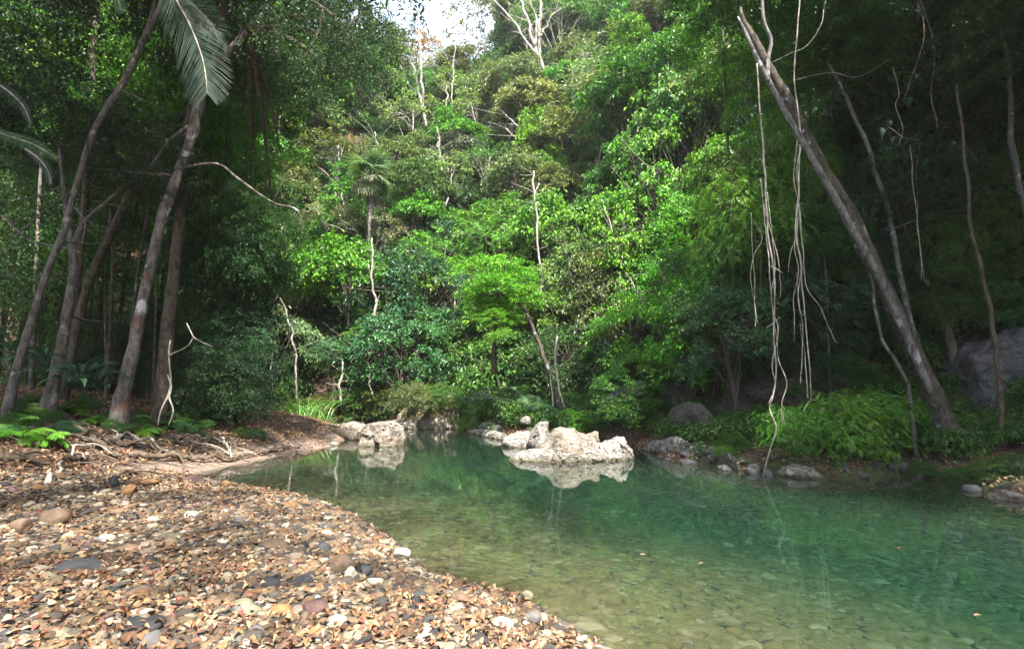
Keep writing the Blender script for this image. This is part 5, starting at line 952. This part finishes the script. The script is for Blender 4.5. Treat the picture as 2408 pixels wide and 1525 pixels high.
# overhanging leafy branches at the top against the sky
ob = thing('overhanging_branch', 'dark leafy branches hanging into the sky gap from the left canopy', 'branch')
for j, s_ in enumerate([[(560, -60, 7), (680, -20, 6), (760, 20, 6), (812, 70, 5), (850, 130, 4), (880, 170, 3), (905, 200, 2)], [(812, 70, 4), (860, 30, 3), (900, 20, 2), (935, 40, 1.5)], [(850, 130, 3), (830, 190, 2), (850, 250, 1.5)], [(760, 20, 4), (740, 90, 3), (700, 150, 2)], [(905, 40, 2), (930, 90, 2), (1000, 100, 1.5), (1060, 60, 1)], [(925, 210, 2), (940, 170, 2), (950, 165, 1.5)]]): stem(ob, 'limb', B['bark_dark'], s_, 8.6, 6, .15, 970 + j, n=26, wig=.03)
for (px, py, y, sc) in [(760, 40, 8.8, .36), (840, 60, 8.6, .34), (800, 140, 8.6, .3), (880, 110, 8.4, .26), (860, 230, 8.4, .17), (740, 170, 9., .34), (905, 60, 8.8, .2), (680, 60, 9.2, .45), (870, 170, 8.5, .2), (790, 230, 8.8, .2), (960, 60, 8.8, .1)]: crown_on(ob, 'near_sparse', 'dark green', at(px, py, y), sc)
# big blue-green climbing leaves on the upper right trunk
def heart(seed):
    t = np.linspace(0, 1, 7); w = np.array([.02, .3, .36, .33, .24, .12, .0]); P = np.stack([t, 0 * t, -.25 * t ** 2], 1); return MB().add(*blade(P, w, .25)).mesh('leaf', M['leaf_glossy'])
HL = heart(1); cl = thing('climbing_plant', 'big blue-green heart-shaped leaves climbing the mottled trunk in the upper right', 'climbing plant', at(2200, 250, 13.2))
for k, (px, py) in enumerate([(2165, 20), (2180, 95), (2215, 75), (2195, 165), (2140, 190), (2120, 205), (2130, 230), (2155, 175), (2260, 200), (2245, 270), (2235, 330), (2190, 330), (2130, 330), (2090, 280), (2105, 320), (2075, 340), (2100, 340), (2160, 320), (2060, 330), (2080, 360), (2100, 365), (2200, 120), (2240, 120), (2280, 290), (2170, 370), (2070, 300), (2150, 620), (2170, 655)]):
    o = link('leaf', HL, cl, (.025, .075, .045)); P = at(px, py, 13.1 + .1 * (k % 3)); o.location = (P - np.array(cl.location)).tolist(); s_ = rng.uniform(.22, .38); o.scale = (s_, s_, s_); o.rotation_euler = (rng.normal(0, .4), rng.uniform(.7, 1.4), rng.uniform(3.4, 5.8))
for j, s_ in enumerate([[(2205, 300, 2), (2190, 220, 2), (2200, 130, 2), (2180, 40, 2), (2150, -20, 2)], [(2190, 330, 1.5), (2130, 325, 1.5), (2090, 300, 1.5), (2070, 335, 1.2)], [(2165, 10, 1.5), (2170, 100, 1.5), (2140, 190, 1.5), (2125, 230, 1.2)], [(2160, 330, 1.5), (2156, 450, 1.5), (2160, 560, 1.5), (2172, 660, 1.2)]]):
    o_, C_, r_ = stem(None, 'stem', B['vine'], s_, 13.1, 5, .2, 990 + j, n=24, wig=.03); o_.parent = cl; o_.location = -Vector(cl.location)
# yellow leaves afloat
for k, (px, py) in enumerate([(1512, 1305), (1650, 1330), (2115, 1290), (2300, 1450)]):
    P = onz(px, py); o = link('floating_leaf', DLEAVES[k % 7]); o.location = (P[0], P[1], .012); o.scale = (.06, .06, .03); tag(o, 'yellow leaf floating on the pool ' + ['nearest the middle', 'right of the middle leaf', 'in the right part of the pool', 'in the right foreground'][k], 'leaf')


# unseen trees added outside the view to shade the banks and the gravel
def canopy(label, bx, by, tops, m, kind, tint, seed):
    root = thing('added_shade_tree', label, 'tree'); z = tz(bx, by); c0 = np.mean([t[:3] for t in tops], 0); C = catmull([(bx, by, z - .3), ((bx * 2 + c0[0]) / 3, (by * 2 + c0[1]) / 3, z + (c0[2] - z) * .4), c0], 20); rr = np.linspace(.3, .12, 20)
    MB().add(*tube(C, rr, 10, .25, seed)).obj('trunk', B[m], root, True)
    for k, (x, y, zz, sc) in enumerate(tops):
        MB().add(*tube(catmull([C[12], (C[14] + np.array([x, y, zz])) / 2, (x, y, zz)], 8), np.linspace(.1, .03, 8), 6)).obj('limb', B[m], root, True); crown_on(root, kind, tint, (x, y, zz), sc)
canopy('unseen tree added beyond the left edge to shade the back of the gravel', -13., 6., [(-9, 4.5, 13, 1.7), (-12, 3, 13.5, 1.7), (-6.5, 4.2, 14, 1.3), (-7.5, 6.5, 14.5, 1.3), (-12, 7, 13.6, 1.5)], 'bark_dark', 'near_dark', 'deep green', 1)
canopy('unseen tree added behind the left edge to shade the left bank', -15., 9.5, [(-9, 8.5, 14.5, 1.2), (-16, 6, 13, 1.3)], 'bark_dark', 'near_dark', 'deep green', 2)
canopy('unseen tree added beyond the right edge to shade the corner of the pool', 13.5, 7.2, [(10, 4, 11, 1.5), (12, 1.5, 12, 1.5), (9, 6.5, 12.5, 1.4), (12.5, 6, 13, 1.6)], 'bark_dark', 'near_round', 'deep green', 3)
canopy('second unseen tree added beyond the right edge to shade the right bank', 15.5, 9.8, [(12., 8., 14.5, 1.5), (15, 7, 14, 1.5), (16, 10, 16, 1.5), (10.2, 6.2, 14, 1.4), (13.5, 3.5, 13, 1.5), (11.5, 10, 16.5, 1.4)], 'bark_dark', 'near_round', 'deep green', 4)
canopy('unseen tree added behind the camera to dapple the gravel with shade', -6., -7., [(-1.5, -1.5, 12, 1.1), (1.5, -3.2, 13, 1.1), (-4.5, -1., 12.5, 1.2), (3.2, -.5, 13.5, 1.), (-3, -4.2, 12, 1.1), (-7, .5, 12, 1.3), (-1.2, 1., 14., .9), (.5, -.5, 15, .9)], 'bark_dark', 'near_sparse', 'deep green', 5)
# foliage on the steep right bank, tree by tree
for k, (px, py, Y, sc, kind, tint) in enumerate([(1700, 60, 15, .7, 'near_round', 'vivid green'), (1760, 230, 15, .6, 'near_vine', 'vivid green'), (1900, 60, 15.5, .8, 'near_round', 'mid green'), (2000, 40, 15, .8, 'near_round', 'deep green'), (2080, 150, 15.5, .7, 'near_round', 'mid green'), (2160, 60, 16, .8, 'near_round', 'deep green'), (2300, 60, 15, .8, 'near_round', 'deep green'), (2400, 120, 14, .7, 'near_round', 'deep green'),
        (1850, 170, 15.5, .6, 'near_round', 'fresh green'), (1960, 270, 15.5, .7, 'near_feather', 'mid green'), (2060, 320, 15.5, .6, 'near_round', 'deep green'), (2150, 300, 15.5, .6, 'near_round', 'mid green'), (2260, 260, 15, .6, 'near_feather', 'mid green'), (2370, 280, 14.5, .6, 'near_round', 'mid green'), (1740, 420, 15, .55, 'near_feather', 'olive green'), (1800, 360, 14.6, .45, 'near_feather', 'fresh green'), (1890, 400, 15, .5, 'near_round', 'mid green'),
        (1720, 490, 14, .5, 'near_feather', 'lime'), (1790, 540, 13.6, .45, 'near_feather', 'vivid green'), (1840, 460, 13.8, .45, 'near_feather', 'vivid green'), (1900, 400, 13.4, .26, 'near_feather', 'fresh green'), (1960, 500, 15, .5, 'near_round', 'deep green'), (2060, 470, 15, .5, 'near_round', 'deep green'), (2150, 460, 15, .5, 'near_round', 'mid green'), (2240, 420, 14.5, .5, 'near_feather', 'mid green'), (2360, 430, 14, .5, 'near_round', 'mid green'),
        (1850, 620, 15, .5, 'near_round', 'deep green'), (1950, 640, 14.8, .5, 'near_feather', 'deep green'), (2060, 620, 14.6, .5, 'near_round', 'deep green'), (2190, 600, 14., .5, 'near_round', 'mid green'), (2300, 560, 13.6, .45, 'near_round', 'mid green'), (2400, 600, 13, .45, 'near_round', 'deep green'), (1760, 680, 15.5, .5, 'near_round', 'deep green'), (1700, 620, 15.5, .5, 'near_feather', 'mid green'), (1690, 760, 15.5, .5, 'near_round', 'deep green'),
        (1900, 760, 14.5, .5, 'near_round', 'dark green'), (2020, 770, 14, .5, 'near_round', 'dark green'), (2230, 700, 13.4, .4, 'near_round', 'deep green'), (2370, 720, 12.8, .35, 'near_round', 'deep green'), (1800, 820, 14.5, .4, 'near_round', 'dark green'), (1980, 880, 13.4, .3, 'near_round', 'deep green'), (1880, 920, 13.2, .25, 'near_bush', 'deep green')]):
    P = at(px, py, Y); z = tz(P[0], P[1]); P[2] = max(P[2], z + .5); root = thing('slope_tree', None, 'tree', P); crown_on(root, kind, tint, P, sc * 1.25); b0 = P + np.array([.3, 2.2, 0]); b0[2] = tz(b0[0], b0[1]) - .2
    C = catmull([b0, b0 * .5 + P * .5 + np.array([.2, .1, .1]), P + UP * .2], 10) - P; MB().add(*tube(C, np.linspace(.08, .02, 10), 6, .2, k)).obj('trunk', B['bark_far'], root, True); TREES.append([root, px, py, 2.5 * sc * FPX / Y, tint, kind, True])

# ---------------------------------------------------------------- labels for the trees of the slope
LMK = [('the fan palm', 872, 415), ('the glowing yellow-green tree', 1150, 680), ('the big olive tree', 1325, 330), ('the vine-wrapped tower', 1590, 420), ('the bare white trunks', 1270, 120), ('the sky gap', 990, 60), ('the leaning double tree', 1950, 420), ('the hanging roots', 1840, 650), ('the mossy boulder', 1015, 950), ('the dark cliff block', 1520, 930), ('the heart-leaved climber', 2170, 240), ('the grey cliff', 2300, 850), ('the reed clump', 720, 950), ('the drooping shrub', 1960, 1000), ('the blotched leaning trunk', 340, 650), ('the forked trunk', 165, 640), ('the slim curving tree', 80, 720), ('the dark straight trunk', 410, 700), ('the hanging palm frond', 460, 120), ('the left-edge ferns', 30, 1000), ('the grey fallen branch', 200, 1070), ('the large ginger clump', 185, 900), ('the pale forked roots', 400, 900), ('the mossy root', 430, 1045), ('the fallen log', 740, 1000)]
FORM = {'layered': 'tiered tree', 'round': 'rounded tree', 'tall': 'tall narrow tree', 'airy': 'thin-leaved tree', 'feathery': 'lacy tree', 'near_round': 'leafy tree', 'near_feather': 'drooping fern-leaved tree', 'near_vine': 'vine-draped tree', 'near_dark': 'glossy dark-leaved tree', 'near_fine': 'small-leaved tree', 'near_bush': 'bush', 'bush': 'bush', 'understorey': 'slender background trunk', 'seedling': 'low seedling', 'root': 'snaking root', 'pole': 'bare trunk'}
def label_all():
    used = set()
    for root, px, py, sz, tint, kind, auto in TREES:
        if not auto: used.add(root['label'])
    for root, px, py, sz, tint, kind, auto in sorted([t for t in TREES if t[6]], key=lambda t: -t[3]):
        root['category'] = 'root' if kind == 'root' else 'plant' if kind == 'seedling' else 'tree'
        size = '' if kind in ('pole', 'understorey', 'seedling', 'root') else 'large ' if sz > 170 else 'small ' if sz < 75 else ''
        cands = []
        for nm, lx, ly in LMK:
            dx, dy = px - lx, py - ly; dist = math.hypot(dx, dy)
            rel = ('above' if dy < 0 else 'below') if abs(dy) > 2.2 * abs(dx) else ('left of' if dx < 0 else 'right of') if abs(dx) > 2.2 * abs(dy) else ('above and ' if dy < 0 else 'below and ') + ('left of' if dx < 0 else 'right of')
            near = 'just ' if dist < 130 else '' if dist < 320 else 'well '
            cands.append((dist, near + rel + ' ' + nm))
        cands.sort(); base = '%s%s %s ' % (size, tint, FORM[kind])
        for L_ in [base + c[1] for c in cands[:3]] + [base + cands[i][1] + ' and ' + cands[j][1] for i in range(3) for j in range(i + 1, 5)] + [base + 'high up the slope near ' + c[1].split(' the ', 1)[-1] for c in cands[:3]]:
            if L_ not in used and len(L_.split()) <= 16: break
        if len(L_.split()) > 16: L_ = base + cands[0][1]
        used.add(L_); root['label'] = L_
        if kind in ('understorey', 'seedling'): continue
        if kind == 'root': root['group'] = 'roots snaking over the foot of the left bank'; continue
        root['group'] = 'trees of the forested slope across the pool' if px > 600 else 'trees at the edge of the left forest'
label_all()
# ---- haze
def haze():
    m = bpy.data.materials.new('haze'); m.use_nodes = True; nt = m.node_tree; nt.nodes.clear()
    pv = nt.nodes.new('ShaderNodeVolumePrincipled'); pv.inputs['Color'].default_value = (.93, .96, 1, 1); pv.inputs['Density'].default_value = .0003; pv.inputs['Anisotropy'].default_value = .2
    o = nt.nodes.new('ShaderNodeOutputMaterial'); nt.links.new(pv.outputs[0], o.inputs['Volume'])
    x0, x1, y0, y1, z0, z1 = -78, 84, -16, 118, -4.4, 90
    V = [(x0, y0, z0), (x1, y0, z0), (x1, y1, z0), (x0, y1, z0), (x0, y0, z1), (x1, y0, z1), (x1, y1, z1), (x0, y1, z1)]
    F = [(3, 2, 1, 0), (4, 5, 6, 7), (0, 1, 5, 4), (1, 2, 6, 5), (2, 3, 7, 6), (3, 0, 4, 7)]
    tag(MB().add(V, F).obj('haze', m), kind='stuff')
haze()
